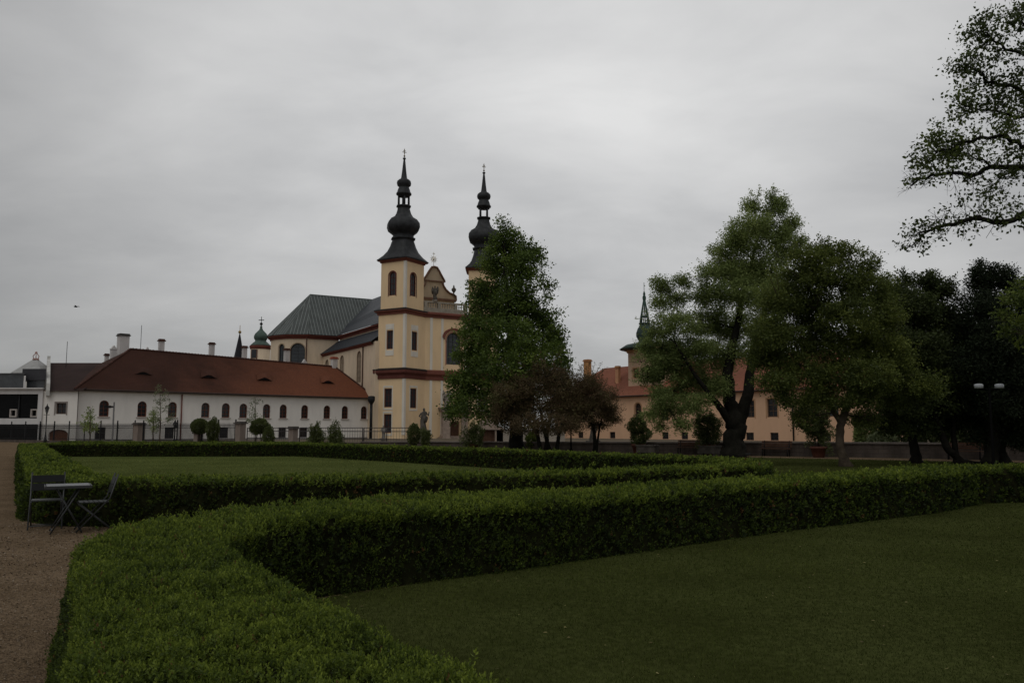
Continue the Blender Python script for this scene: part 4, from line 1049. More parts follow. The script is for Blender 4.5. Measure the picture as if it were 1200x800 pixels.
e0, e1, e2, e3 = PA-pu*O_+pn*O_+Z*PE, PB+pu*O_+pn*O_+Z*PE, PB-pn*(PD+O_)+pu*O_+Z*PE, PA-pn*(PD+O_)-pu*O_+Z*PE
r0 = PA+pu*6-pn*PD/2+Z*PR; r1 = PB-pu*6-pn*PD/2+Z*PR
m = MB(); m.add([e0, e1, r1, r0], [(0, 1, 2, 3)]); m.add([e2, e3, r0, r1], [(0, 1, 2, 3)]); m.add([e3, e0, r0], [(0, 1, 2)]); m.add([e1, e2, r1], [(0, 1, 2)]); m.add([e0, e1, e2, e3], [(3, 2, 1, 0)])
pr_ = m.build('roof', M_rt, ab)
m = MB(); m.tube([e0-Z*.06, e1-Z*.06], .1, 8); m.build('gutter', mat('gutter', (.05, .035, .03), rough=.5), pr_)
m = MB(); m.box((-.05, .01, PE-.3), (PL+.05, .2, PE-.03), (pu, pn, Z), PA); m.build('eave_moulding', mat('apricot_moulding', (.50, .30, .19)), wl)
s = solve(PA, pu, 928.5); q = PA+pu*s+pn*.14; pipe([q+Z*.05, q+Z*(PE-.1)], .1, M_iron, ab)
osu, osn = su, sn; su, sn = pu, pn
chimney(688.5, 421, 438, 9.5, 137, pr_, mat('ochre_chimney', (.50, .27, .12), var=.1, stain=.3), capm=mat('ochre_cap', (.42, .22, .11))); chimney(724, 428.5, 441, 6.5, 131, pr_, mat('apricot_chimney', (.52, .28, .16)), capm=mat('ochre_cap', (.42, .22, .11)))
su, sn = osu, osn
# square roof tower with green lantern spire
s0, s1 = solve(PA, pu, 736.5), solve(PA, pu, 776.5); Yt = (PA+pu*s0).y
ct_ = thing('green_spired_tower', tuple(PA+pu*(s0+s1)/2), 'square apricot tower with dark green onion and open lantern spire rising from the red roof', 'tower')
O2 = PA-pn*1.4; s0, s1 = solve(O2, pu, 736.5), solve(O2, pu, 777); W2 = s1-s0; zt0, zt1 = PE+.6, zz(409, 126)
wh = rect(s0+1.0, s0+2.2, zz(443, 126), zz(431, 126)); m = MB()
wall(m, O2, pu, rect(s0, s1, zt0, zt1), [wh], .25); q0, q1 = O2+pu*s0, O2+pu*s1; wall(m, q1, -pn, rect(0, W2, zt0, zt1)); wall(m, q1-pn*W2, -pu, rect(0, W2, zt0, zt1)); wall(m, q0-pn*W2, pn, rect(0, W2, zt0, zt1))
m.build('wall', mat('tower_apricot', (.52, .36, .25), var=.05, stain=.1), ct_); window(O2, pu, wh, ct_, .25, .1, 2, 2, fm=mat('ochre_frame', (.36, .21, .10)), surround=mat('ochre_surround', (.42, .25, .14)))
cc = (q0+q1)/2-pn*W2/2; c = MB(); cornice(c, [(p.x, p.y) for p in (q0, q1, q1-pn*W2, q0-pn*W2)], zt1-.5, zt1, .4); c.build('cornice', mat('ochre_surround', (.42, .25, .14)), ct_)
hh = lambda y: zz(y, cc.y); k = cc.y/F; M_gc = mat('dark_green_copper', (.04, .062, .055), var=.3, rough=.5); M_gc2 = mat('lantern_copper', (.050, .085, .072), var=.3)
dxs = at(755.5, 380, cc.y).x-cc.x; cX = cc.x+dxs
m = MB(); ang = math.atan2(pu.y, pu.x); m.lathe((cX, cc.y), [(W2*.55, zt1), (W2*.57, zt1+.1), (W2*.42, hh(404)), (9*k, hh(401.5)), (7.2*k, hh(400)), (8.2*k, hh(398)), (10.2*k, hh(394)), (10.2*k, hh(390)), (8.4*k, hh(385)), (6.4*k, hh(382)), (6*k, hh(380)), (7*k, hh(379.5)), (7*k, hh(378.5)), (4, hh(378.3))][:13], 16, ang+math.pi/8)
m.build('onion_dome', M_gc, ct_)
m = MB()
for i in range(8):
    al = i*math.pi/4; m.tube([(cX+5.6*k*math.cos(al), cc.y+5.6*k*math.sin(al), hh(379)), (cX+4.6*k*math.cos(al), cc.y+4.6*k*math.sin(al), hh(371)), (cX+1.2*k*math.cos(al), cc.y+1.2*k*math.sin(al), hh(352))], [.085, .075, .06], 5)
m.lathe((cX, cc.y), [(5.2*k, hh(371.6)), (5.2*k, hh(370.4)), (4.4*k, hh(370.2))], 12)
m.lathe((cX, cc.y), [(1*k, hh(353)), (2*k, hh(351)), (2.2*k, hh(348)), (1.2*k, hh(346)), (1.5*k, hh(344.5)), (.8*k, hh(342)), (.3*k, hh(341))], 10); m.tube([(cX, cc.y, hh(342)), (cX, cc.y, hh(331))], .045, 5)
m.build('lantern', M_gc2, ct_)

# distant house right of the apricot building
DY = 135; dx0, dx1 = gx(1004, DY), gx(1075, DY); dh = thing('red_roofed_house', (dx0, DY, 0), 'distant house with bright red roof in the gap beyond the apricot building', 'building')
m = MB(); m.box((dx0, DY, 0), (dx1, DY+9, zz(495, DY))); m.build('wall', mat('grey_render', (.24, .24, .25), var=.2), dh)
m = MB(); m.add([(dx0-.5, DY-.6, zz(495.5, DY)), (dx1, DY-.6, zz(495.5, DY)), (dx1, DY+4.5, zz(486, DY)), (dx0-.5, DY+4.5, zz(486, DY)), (dx0-.5, DY+9.6, zz(495.5, DY)), (dx1, DY+9.6, zz(495.5, DY))], [(0, 1, 2, 3), (3, 2, 5, 4), (0, 3, 4)]); m.build('roof', mat('bright_red_tiles', (.40, .10, .075)), dh)

# ================================================================== GARDEN WALL, FENCE, RAILING, PILLARS
M_gw = mat('old_wall', (.105, .085, .072), var=.35, vscale=1.2, bump=.6, bscale=10, stain=.3, pattern=('brick', .55, .24, (.06, .052, .046), .5), mortar=.02)
WX = lambda Y: -11.2-1.5*(Y-65)
wd_ = Vector((30, -20, 0)).normalized(); wno = wd_.cross(Z)
def wp(px):
    r = (px-600)/F; Y = (-11.2+97.5)/(r+1.5); return Vector((r*Y, Y, 0))
# retaining wall from the railing's end to the right edge
a, b = wp(425), wp(1320); ln = (b-a).length
gwt = thing('garden_wall', (a.x, a.y, 0), 'long low weathered stone garden wall running behind the trees', 'wall')
m = MB(); Zt = lambda t: .48+.26*min(1, t/38)
V = []
for t in (0, 12, 24, 38, ln):
    for o, z in ((0, 0), (0, Zt(t)), (-.45, Zt(t)), (-.45, 0)): V.append(a+wd_*t+wno*o+Z*z)
m.add(V, [(i*4+k, i*4+4+k, i*4+5+k, i*4+1+k) for i in range(4) for k in range(3)]+[(0, 1, 2, 3)]); m.build('masonry', M_gw, gwt)
m = MB(); V = []
for t in (-.05, 12, 24, 38, ln):
    for o, z in ((.07, Zt(t)+.003), (.07, Zt(t)+.09), (-.52, Zt(t)+.09), (-.52, Zt(t)+.003)): V.append(a+wd_*t+wno*o+Z*z)
m.add(V, [(i*4+k, i*4+4+k, i*4+4+(k+1) % 4, i*4+(k+1) % 4) for i in range(4) for k in range(4)]+[(0, 1, 2, 3)]); m.build('coping', mat('wall_coping', (.155, .135, .12), var=.2, vscale=1, bump=.4), gwt)
# spear fence
fa, fb = wp(-70), wp(283); 
def fence(px0, px1, label):
    a, b = wp(px0), wp(px1); L_ = (b-a).length; T_ = thing('iron_fence', (a.x, a.y, 0), label, 'fence', 'spear topped iron fence panels')
    hb = 1.95; m = MB(); n = int(L_/.17)
    for i in range(1, n):
        p = a+wd_*(L_*i/n); V = [p+wd_*dx_+wno*dy_+Z*z for z in (.3, hb) for dx_, dy_ in ((-.017, -.017), (.017, -.017), (.017, .017), (-.017, .017))]
        V.append(p+Z*(hb+.2)); m.add(V, [(0, 1, 5, 4), (1, 2, 6, 5), (2, 3, 7, 6), (3, 0, 4, 7), (4, 5, 8), (5, 6, 8), (6, 7, 8), (7, 4, 8)])
    m.build('bars', M_iron, T_)
    m = MB()
    for z in (.42, 1.62, 1.82): m.box((0, -.025, z), (L_, .025, z+.05), (wd_, wno, Z), a)
    m.build('rails', M_iron, T_)
    k = max(2, round(L_/3.2))
    for i in range(k+1):
        p = a+wd_*(L_*i/k); m = MB(); m.box((-.05, -.05, 0), (.05, .05, 2.2), (wd_, wno, Z), p); m.lathe((p.x, p.y), [(.04, 2.2), (.085, 2.27), (.06, 2.36), (.01, 2.42)], 8); m.build('post', M_iron, T_)
    m = MB(); m.box((0, -.16, 0), (L_, .16, .28), (wd_, wno, Z), a); m.build('footing', M_gw, T_)
fence(-70, 50, 'dark iron spear fence in front of the modern glass building')
fence(50, 160.5, 'dark iron spear fence left of the first stone pillar')
fence(170.5, 231, 'dark iron spear fence between the first and second stone pillars')
fence(238.5, 278, 'dark iron spear fence left of the capped stone pillar')
def railing(px0, px1, label, zb=0.0, zt=1.62):
    a, b = wp(px0), wp(px1); L_ = (b-a).length; T_ = thing('railing', (a.x, a.y, 0), label, 'railing', 'plain metal railings on the garden wall'); m = MB()
    for z in (zt, zt-.28, .75): m.tube([a+Z*z-wno*.2, b+Z*z-wno*.2], .028, 6)
    m.build('rails', mat('grey_iron', (.05, .045, .045), rough=.5), T_)
    m = MB(); n = int(L_/.28)
    for i in range(n): p = a+wd_*(L_*i/n)-wno*.2; m.tube([p+Z*.5, p+Z*zt], .009, 4)
    m.build('bars', MATS['grey_iron'], T_)
    k = max(2, round(L_/3.4))
    for i in range(k+1): p = a+wd_*(L_*i/k)-wno*.2; m = MB(); m.tube([p+Z*zb, p+Z*(zt+.02)], .045, 6); m.build('post', MATS['grey_iron'], T_)
    m = MB(); m.box((0, -.4, 0), (L_, 0, .46), (wd_, wno, Z), a); m.build('footing', M_gw, T_)
railing(289.5, 340, 'plain metal railing between the capped pillar and the short pillar')
railing(350.5, 424, 'plain metal railing behind the pair of evergreen bushes and statue')
railing(425.5, 480, 'plain metal railing in front of the church tower', .5)
M_pil = mat('pillar_stone', (.24, .195, .165), var=.2, vscale=1.5, bump=.4, stain=.4)
for px, wpx, h, lab in ((165.5, 11.5, 2.15, 'square stone gate pillar standing in the spear fence between two young trees'), (234.8, 9.5, 1.3, 'short stone pillar under the clipped round bush'), (283.7, 10.5, 2.2, 'tall stone pillar with broad dark cap beside the pale young tree'), (345.2, 9.5, 1.75, 'lower stone pillar between two basement windows')):
    p = wp(px); w_ = wpx/F*p.y/2*.8; T_ = thing('stone_pillar', tuple(p), lab, 'pillar', 'stone pillars of the fence'); m = MB(); m.box((-w_, -w_, 0), (w_, w_, h-.22), (wd_, wno, Z), p); m.box((-w_-.05, -w_-.05, 0), (w_+.05, w_+.05, .3), (wd_, wno, Z), p); m.build('shaft', M_pil, T_)
    m = MB(); m.box((-w_-.12, -w_-.12, h-.22), (w_+.12, w_+.12, h-.1), (wd_, wno, Z), p); m.box((-w_-.04, -w_-.04, h-.1), (w_+.04, w_+.04, h), (wd_, wno, Z), p); m.build('cap', mat('pillar_cap', (.085, .075, .068), var=.2), T_)

# ================================================================== STATUES, LAMPS, BENCHES, POTS
p = wp(383.5)-wno*1.0; statue('statue', (p.x, p.y, .2), 1.15, 'small grey statue on a dark pedestal between two evergreen bushes', 8, ped=.55, sm=mat('light_stone', (.22, .20, .18), bump=.3), pm=M_dstone)
p = wp(488)-wno*.9; statue('statue', (p.x, p.y, .3), 1.65, 'dark baroque statue on a broad pedestal before the church tower', 11, ped=1.15, pw=.42, pm=M_dstone)
p = wp(441)-wno*.9; statue('statue', (p.x, p.y, .3), 1.0, 'small pale figure on a thin pedestal behind the metal railing', 14, ped=.5, sm=mat('light_stone', (.30, .28, .25)), pw=.16)
pp = Of+fv*(CX-2.2)+nv*2.2; statue('statue', (pp.x, pp.y, 0), 3.1, 'tall stone statue on a high column left of the church portal', 17, ped=4.4, pw=.55, sm=M_stone, pm=mat('portal_stone', (.30, .235, .19)), wings=True)
pp = at(695, 520, 60); statue('statue', (pp.x, pp.y, 0), 1.5, 'dark garden statue on a block behind the purple leaved tree', 19, ped=.7, pw=.4, pm=M_dstone)

def lantern(px, Y, h, label):
    x = gx(px, Y); T_ = thing('street_lantern', (x, Y, 0), label, 'lantern', 'old style lantern posts'); m = MB()
    m.lathe((x, Y), [(.16, 0), (.16, .4), (.09, .5), (.06, 1.2), (.05, h-.75), (.09, h-.7), (.04, h-.6)], 10); m.tube([(x-.3, Y, h-.85), (x+.3, Y, h-.85)], .025, 6); m.build('post', M_iron, T_)
    m = MB()
    for k in range(6):
        al = k*math.pi/3; m.tube([(x+.12*math.cos(al), Y+.12*math.sin(al), h-.6), (x+.21*math.cos(al), Y+.21*math.sin(al), h-.15)], .018, 4)
    m.lathe((x, Y), [(.27, h-.15), (.2, h-.05), (.08, h+.1), (.05, h+.2), (.01, h+.32)], 6); m.lathe((x, Y), [(.1, h-.64), (.13, h-.58)], 6); w_ = m.build('lantern_head', M_iron, T_)
    m = MB(); m.lathe((x, Y), [(.10, h-.57), (.19, h-.16)], 6, 0, False); m.build('glass', glass_mat('lantern_glass', (.10, .11, .11), .2), w_)
lantern(53.8, 86, 3.85, 'black old style lantern post near the arched brown door')
lantern(205, 84, 2.2, 'short black lantern behind the fence below the paired arched windows')
def twin_lamp(px, Y, h, sp, label, rd_):
    x = gx(px, Y); T_ = thing('twin_lamp', (x, Y, 0), label, 'lamp', 'twin headed park lamps'); m = MB(); m.lathe((x, Y), [(.09, 0), (.09, .3), (.05, .35), (.04, h-.05)], 10); m.tube([(x-sp, Y, h-.12), (x+sp, Y, h-.12)], .03, 6); m.build('post', mat('black_post', (.006, .006, .006), rough=.95, spec=0), T_)
    for s in (-1, 1):
        m = MB(); m.lathe((x+s*sp, Y), [(rd_*.35, h-rd_*.62), (rd_, h-rd_*.5), (rd_*1.02, h+rd_*.35), (rd_*.7, h+rd_*.52), (.02, h+rd_*.58)], 16); hd_ = m.build('lamp_shade', mat('opal_glass', (.42, .44, .46), rough=.3, var=.03), T_)
twin_lamp(1162, 31, 3.16, .39, 'tall lamp post with two white cylindrical shades in front of the black yew', .155)
twin_lamp(669, 50.5, 1.86, .22, 'low garden lamp with two small white shades under the purple tree', .11)

def bench(px, Y, ang, label, L_=1.7, bm=None):
    x = gx(px, Y); T_ = thing('park_bench', (x, Y, .0), label, 'bench', 'benches along the garden wall'); u = Vector((math.cos(ang), math.sin(ang), 0)); n_ = u.cross(Z); O = (x, Y, 0)
    bm = bm or mat('bench_wood', (.11, .06, .04), var=.3, vscale=4, rough=.6)
    m = MB()
    for k in range(4): m.box((-L_/2, -.2+k*.11, .42), (L_/2, -.11+k*.11, .455), (u, n_, Z), O)
    m.build('seat', bm, T_); m = MB()
    for k in range(3): m.box((-L_/2, -.27-k*.02, .53+k*.12), (L_/2, -.24-k*.02, .62+k*.12), (u, n_, Z), O)
    m.build('backrest', bm, T_)
    for s in (-1, 1):
        m = MB(); m.tube([Vector(O)+u*s*(L_/2-.15)+n_*.18, Vector(O)+u*s*(L_/2-.15)+n_*.16+Z*.42, Vector(O)+u*s*(L_/2-.15)-n_*.2+Z*.42], .03, 6); m.tube([Vector(O)+u*s*(L_/2-.15)-n_*.24, Vector(O)+u*s*(L_/2-.15)-n_*.2+Z*.42, Vector(O)+u*s*(L_/2-.15)-n_*.32+Z*.88], .03, 6); m.build('leg', M_iron, T_)
wa_ = math.atan2(wd_.y, wd_.x)
for px, lab in ((808, 'reddish wooden bench by the wall left of the thick forked tree'), (908, 'wooden bench by the wall right of the thick forked tree'), (1128, 'wooden bench by the wall behind the leaning yew stems')):
    p = wp(px)+wno*.7; bench(px, p.y, wa_, lab)
def stone_block(px, lab, M_stone=None):
    M_stone = M_dstone
    p = wp(px)+wno*1.6; T_ = thing('stone_trough', tuple(p), lab, 'trough', 'stone troughs by the path'); m = MB(); m.box((-.6, -.3, .12), (.6, .3, .5), (wd_, wno, Z), p); m.box((-.66, -.35, .5), (.66, .35, .58), (wd_, wno, Z), p); m.build('basin', M_stone, T_)
    for s in (-.42, .42): m = MB(); m.box((s-.1, -.25, 0), (s+.1, .25, .119), (wd_, wno, Z), p); m.build('foot', M_stone, T_)
stone_block(770, 'low stone trough beside the path, right of the potted round bush'); stone_block(840, 'low stone trough beside the trunk of the forked tree')

# ---------------- folding table and chairs
M_ft = mat('folding_metal', (.026, .028, .029), rough=.45, spec=.5, var=.15); M_fs = mat('dark_slats', (.016, .017, .018), rough=.5); M_tt = mat('table_top', (.085, .09, .095), rough=.35, spec=.4)
def folding_table(x, y, rz, label):
    T_ = thing('folding_table', (x, y, 0), label, 'table'); c, s = math.cos(rz), math.sin(rz); u = Vector((c, s, 0)); v = Vector((-s, c, 0)); O = Vector((x, y, 0)); h = .30
    m = MB()
    for k in range(6): m.box((-h+.012, -h+k*.1, .70), (h-.012, -h+k*.1+.09, .716), (u, v, Z), O)
    m.build('tabletop', M_tt, T_); m = MB()
    for a_, b_ in (((-h, -h-.012), (h, -h)), ((-h, h), (h, h+.012)), ((-h-.012, -h-.012), (-h-.001, h+.012)), ((h+.001, -h-.012), (h+.012, h+.012))): m.box((*a_, .675), (*b_, .712), (u, v, Z), O)
    m.build('frame', M_ft, T_)
    for sv in (-.25, .25):
        for sg in (-1, 1):
            m = MB(); vv = sv*(.93 if sg > 0 else 1); m.tube([O+u*(sg*-.16)+v*vv+Z*.675, O+u*(sg*.21)+v*vv+Z*.012], .0115, 8); m.build('leg', M_ft, T_)
    for sg in (-1, 1):
        m = MB(); m.tube([O+u*(sg*.19)+v*-.25+Z*.05, O+u*(sg*.19)+v*.25+Z*.05], .008, 6); m.build('crossbar', M_ft, T_)
def folding_chair(x, y, rz, label):
    T_ = thing('folding_chair', (x, y, 0), label, 'chair', 'metal folding chairs at the garden table'); c, s = math.cos(rz), math.sin(rz); u = Vector((c, s, 0)); v = Vector((-s, c, 0)); O = Vector((x, y, 0))   # v = facing
    for sg in (-.23, .23):
        m = MB(); m.tube([O+u*sg-v*.30+Z*.86, O+u*sg-v*.20+Z*.50, O+u*sg+v*.24+Z*.012], .012, 8); m.build('back_leg', M_ft, T_)
        m = MB(); m.tube([O+u*sg*.9+v*.22+Z*.43, O+u*sg*.9-v*.26+Z*.012], .012, 8); m.build('front_leg', M_ft, T_)
    m = MB()
    for k in range(6): m.box((-.21, -.19+k*.068, .435), (.21, -.19+k*.068+.058, .45), (u, v, Z), O)
    m.build('seat', M_ft, T_); m = MB(); tl = Vector((v*-.28+Z).normalized())
    for k in range(2): m.box((-.225, -.012, .60+k*.13), (.225, .004, .715+k*.13), (u, (v+Z*.28).normalized(), tl), O-v*.045)
    m.build('backrest', M_fs, T_)
    for vv, z in ((.20, .06), (-.23, .04)): m = MB(); m.tube([O+u*-.22+v*vv+Z*z, O+u*.22+v*vv+Z*z], .008, 6); m.build('crossbar', M_ft, T_)
folding_table(-6.74, 12.6, R(30), 'small grey folding table on the gravel in front of the hedge corner')
folding_chair(-7.36, 13.15, R(208), 'dark folding chair with its broad back beside the gravel path, left of the table')
folding_chair(-6.46, 12.85, R(121), 'folding chair seen side-on at the right of the table, half hidden by the near hedge')

# pole with a small camera by the fence
x, Y = gx(132.3, 83), 83; T_ = thing('camera_pole', (x, Y, 0), 'thin grey pole with a small security camera in front of the white building', 'pole'); m = MB(); m.lathe((x, Y), [(.12, 0), (.12, .2), (.09, .25), (.08, zz(471, 83))], 8); m.build('pole', mat('grey_pole', (.13, .125, .12), rough=.5), T_)
m = MB(); m.box((-.55, -.08, zz(477.5, 83)), (.0, .08, zz(475.5, 83)), None, (x, Y, 0)); m.box((-.6, -.13, zz(478, 83)), (-.35, .13, zz(475, 83)), None, (x, Y, 0)); m.build('camera_housing', M_iron, T_)

# bird
p = at(89, 359.5, 60); m = MB(); m.blob(tuple(p), (.13, .05, .045), 1, 0); m.blob((p.x-.13, p.y, p.z+.03), .035, 2, 0, 8, 6)
for s in (-1, 1): m.add([(p.x-.06, p.y, p.z+.02), (p.x+.07, p.y, p.z+.02), (p.x+.10, p.y+s*.2, p.z+.09), (p.x+.12, p.y+s*.38, p.z+.03), (p.x-.02, p.y+s*.2, p.z+.09)], [(0, 1, 2, 4), (4, 2, 3)])
m.add([(p.x+.1, p.y-.02, p.z), (p.x+.1, p.y+.02, p.z), (p.x+.22, p.y+.05, p.z), (p.x+.22, p.y-.05, p.z)], [(0, 1, 2, 3)])
m.build('bird', mat('bird_dark', (.02, .02, .022)), label='small dark bird flying alone in the grey sky', cat='bird')

# ---------------- stone gate and wall right of the church
GW_Y = 78.0; gt_ = thing('garden_gate', (gx(571, GW_Y), GW_Y, 0), 'stone gate with brown door and curved top right of the church portal', 'gate'); O = Vector((gx(571, GW_Y), GW_Y, 0)); hg = zz(494, GW_Y)
m = MB(); dd = rect(-.72, .72, .02, zz(504, GW_Y)+.15); wall(m, O, ux, [(-1.5, 0), (1.5, 0), (1.5, hg-.5), (1.0, hg-.35), (.7, hg+.05), (0, hg+.3), (-.7, hg+.05), (-1.0, hg-.35), (-1.5, hg-.5)], [dd], .35); m.build('frame', mat('portal_stone', (.30, .235, .19)), gt_)
m = MB(); m.poly([O+ux*p[0]+Z*p[1]+Vector((0, .3, 0)) for p in dd]); m.build('door', M_door, gt_)
m = MB(); m.box((-1.65, -.12, hg-.75), (1.65, .12, hg-.6), None, O-Vector((0, .02, 0))); m.build('moulding', mat('portal_stone', (.30, .235, .19)), gt_)
gw2 = MB(); x0, x1 = gx(582, GW_Y), gx(662, GW_Y); gw2.box((x0, GW_Y, 0), (x1, GW_Y+.5, zz(503, GW_Y)))
c2 = gw2.build('court_wall', mat('court_plaster', (.33, .29, .24), var=.12, stain=.3), label='plain grey plastered wall right of the stone gate', cat='wall')
# ================================================================== TREES AND SHRUBS
M_bark = mat('bark', (.050, .040, .032), var=.4, vscale=3, bump=.8, bscale=14, rough=.95)
M_bark_l = mat('light_bark', (.075, .058, .042), var=.35, vscale=3, bump=.8, bscale=14, rough=.95)
M_bark_d = mat('dark_bark', (.014, .013, .010), var=.4, vscale=3, bump=.8, bscale=14, rough=.95)
M_l1 = leaf_mat('chestnut_leaves', (.036, .058, .015), (.21, .28, .048), .42, .55, (.5, (.10, .15, .028)))
M_l3 = leaf_mat('maple_leaves', (.10, .135, .040), (.38, .44, .15), .45, .6, (.5, (.225, .285, .088)))
M_l4 = leaf_mat('oak_leaves', (.052, .072, .018), (.28, .31, .070), .42, .6, (.5, (.135, .168, .036)))
M_l5 = leaf_mat('deep_green_leaves', (.026, .036, .012), (.15, .185, .048), .3, .65, (.6, (.058, .078, .020)))
M_l6 = leaf_mat('yew_needles', (.007, .012, .005), (.028, .042, .015), .15, .75)
M_l7 = leaf_mat('fresh_green_leaves', (.05, .075, .016), (.24, .30, .055), .4, .55)
M_lp = leaf_mat('purple_leaves', (.055, .048, .022), (.17, .19, .065), .4, .6, (.55, (.150, .100, .052)))
M_ly = leaf_mat('pale_spring_leaves', (.10, .125, .06), (.22, .25, .13), .35, .6)
M_lb = leaf_mat('laurel_leaves', (.032, .045, .016), (.15, .18, .055), .3, .55)

def vec_in_ball(n):
    v = rng.normal(size=(n, 3)); v /= np.linalg.norm(v, axis=1)[:, None]
    return v
def curve(a, b, n, wob, sag=0, r=rnd):
    a, b = Vector(a), Vector(b); d = b-a; L_ = d.length; pts = []
    o1 = Vector((r.gauss(0, 1), r.gauss(0, 1), r.gauss(0, .6)))*wob*L_
    for i in range(n+1):
        t = i/n; w_ = math.sin(math.pi*t); pts.append(a+d*t+o1*w_*.5+Vector((r.gauss(0, 1), r.gauss(0, 1), r.gauss(0, 1)))*wob*L_*.12*w_+Z*(sag*L_*w_))
    return pts
def tree(name, label, base, trunks, blobs, lm, bm, Y, lsz=.14, lai=2.6, clump=.5, cat='tree', group=None, tone0=.42, twigs=9, spread=.8, rise=.25, seed=0, depth_k=.75, minr=.012, gap=.5, asp=.6, droop=.3, tz=.25, zmin=1.6, grow=1.0, spr=0, sprl=1.0):
    """trunks: lists of (px, py, dY, radius); blobs: (px, py, rx, ry[, dY]) in photo pixels at distance Y"""
    global rng, rnd
    rng = np.random.default_rng(seed+100); r = random.Random(seed+50); k = Y/F
    bx = gx(base, Y); T_ = thing(name, (bx, Y, 0), label, cat, group)
    tm = MB(); skel = []
    for tr in trunks:
        pts = [];
        for i, q in enumerate(tr):
            p = at(q[0], q[1], Y+q[2]); 
            if i == 0 and q[1] > 515: p.z = -.05
            pts.append((p, q[3]))
        # resample with slight wobble
        P_, R_ = [], []
        for (p, ra), (q, rb) in zip(pts[:-1], pts[1:]):
            for i in range(4):
                t = i/4; P_.append(p.lerp(q, t)+Vector((r.gauss(0, 1), r.gauss(0, 1), 0))*min(ra, rb)*.12); R_.append(ra+(rb-ra)*t)
        P_.append(pts[-1][0]); R_.append(pts[-1][1])
        if tr[0][1] > 515: R_[0] *= 1.45; R_[1] *= 1.12
        tm.tube(P_, R_, 12); skel += list(zip(P_, R_))
    tm.build('trunk', bm, T_)
    # blobs far from the trunk are fed by limbs, limbs by twigs
    lb = MB(); CC, CR, CTn = [], [], []
    crown_c = np.array([at(b[0], b[1], Y) for b in blobs]).mean(0)
    top_z = max(at(b[0], b[1], Y).z for b in blobs)
    order = sorted(blobs, key=lambda b: (b[0]-base)**2*.6+(b[1]-(trunks[0][-1][1]))**2)
    for b in order:
        dY = b[4] if len(b) > 4 else r.uniform(-1, 1)*min(2.2, b[2]*k*1.2)
        c = at(b[0], b[1], Y+dY); rx, rz = b[2]*k*grow, b[3]*k*grow; ry = (rx+rz)/2*depth_k*1.3
        cand = [s for s in skel if s[0].z > zmin] or skel
        s = min(cand, key=lambda s: (s[0]-c).length - s[1]*3 + max(0, s[0].z-c.z+rise*(s[0]-c).length)*(1.2 if s[0].z < c.z+1 else .5))
        L0 = (s[0]-c).length; r0 = min(s[1]*.5, .018+L0*.011+rx*.010)
        pts = curve(s[0], c, 6, .10, .03, r); rad = [r0*(1-.72*i/6) for i in range(7)]
        lb.tube(pts, rad, 6); skel += list(zip(pts[2:], rad[2:]))
        n_t = int(twigs*(.6+rx*rz*.35)); vol_area = math.pi*rx*rz
        ncl = max(6, int(vol_area*lai/(clump*clump*1.1)))
        v = vec_in_ball(ncl); rr = rng.random(ncl)**.45
        cl = np.array(c)+v*rr[:, None]*np.array([rx, ry, rz])*1.02
        # gaps
        keep = vnoise(cl, 1.1/clump*.45, seed) > (gap-.5)*.6+.22
        cl = cl[keep]; 
        for p in cl[:n_t]:
            a = pts[r.randint(2, 6)]; tp = curve(a, tuple(p), 4, .12, .04, r); lb.tube(tp, [max(minr, r0*.3), max(minr, r0*.22), minr*1.2, minr, minr*.6], 4, False)
        CC.append(cl)
    SP = []
    for b in blobs:       # shoots that reach out of the crown
        dY = 0; c = at(b[0], b[1], Y); rx, rz = b[2]*k*grow, b[3]*k*grow
        for _ in range(spr):
            d = Vector((r.gauss(0, .75), r.gauss(0, .6), abs(r.gauss(.75, .5)))); d = d+(c-Vector(tuple(crown_c))).normalized()*.55; d.normalize()
            st = c+Vector((d.x*rx, d.y*rx, d.z*rz))*.6; L_ = min(rx+rz, 2.2)*.5*r.uniform(.6, 1.25)*sprl; en = st+d*L_
            lb.tube([c, st, en], [minr*1.3, minr, minr*.4], 4, False)
            nl = int(14+L_*26/(lsz/.1)); tt = rng.random(nl)**.8; P_ = np.array(st)+np.array(d)*(tt*L_*1.03)[:, None]+rng.normal(size=(nl, 3))*(clump*.30*(1.1-.75*tt))[:, None]; SP.append(P_)
    lb.build('branches', bm, T_)
    CC = np.concatenate(CC)
    per = max(4, int(clump*clump*1.6/(.33*lsz*lsz)))
    n = len(CC); cid = np.repeat(np.arange(n), per); g = rng.normal(size=(n*per, 3))*np.array([1, 1, .75])*clump*.42
    pos = CC[cid]+g
    sprig = rng.random(n) < .25; ext = (rng.random(n*per) < .08)[:, None]; pos = pos+ext*g*.35
    ctone = rng.normal(0, .13, n)+(vnoise(CC, .55, seed+9)-.5)*.5
    tone = np.clip(tone0+ctone[cid]+rng.normal(0, .12, len(pos)), 0, 1)
    if SP:
        SP = np.concatenate(SP); pos = np.concatenate([pos, SP]); tone = np.concatenate([tone, np.clip(tone0+.1+rng.normal(0, .12, len(SP)), 0, 1)]); g = np.concatenate([g, rng.normal(size=SP.shape)*clump*.3])
    up = np.tile(np.array([0, 0, .5]), (len(pos), 1))+g/(np.linalg.norm(g, axis=1)[:, None]+1e-6)*.6
    sz = lsz*(.65+.7*rng.random(len(pos)))
    quads('foliage', rot_leaves(pos, sz, up, spread, asp, droop), tone, lm, T_)
    return T_

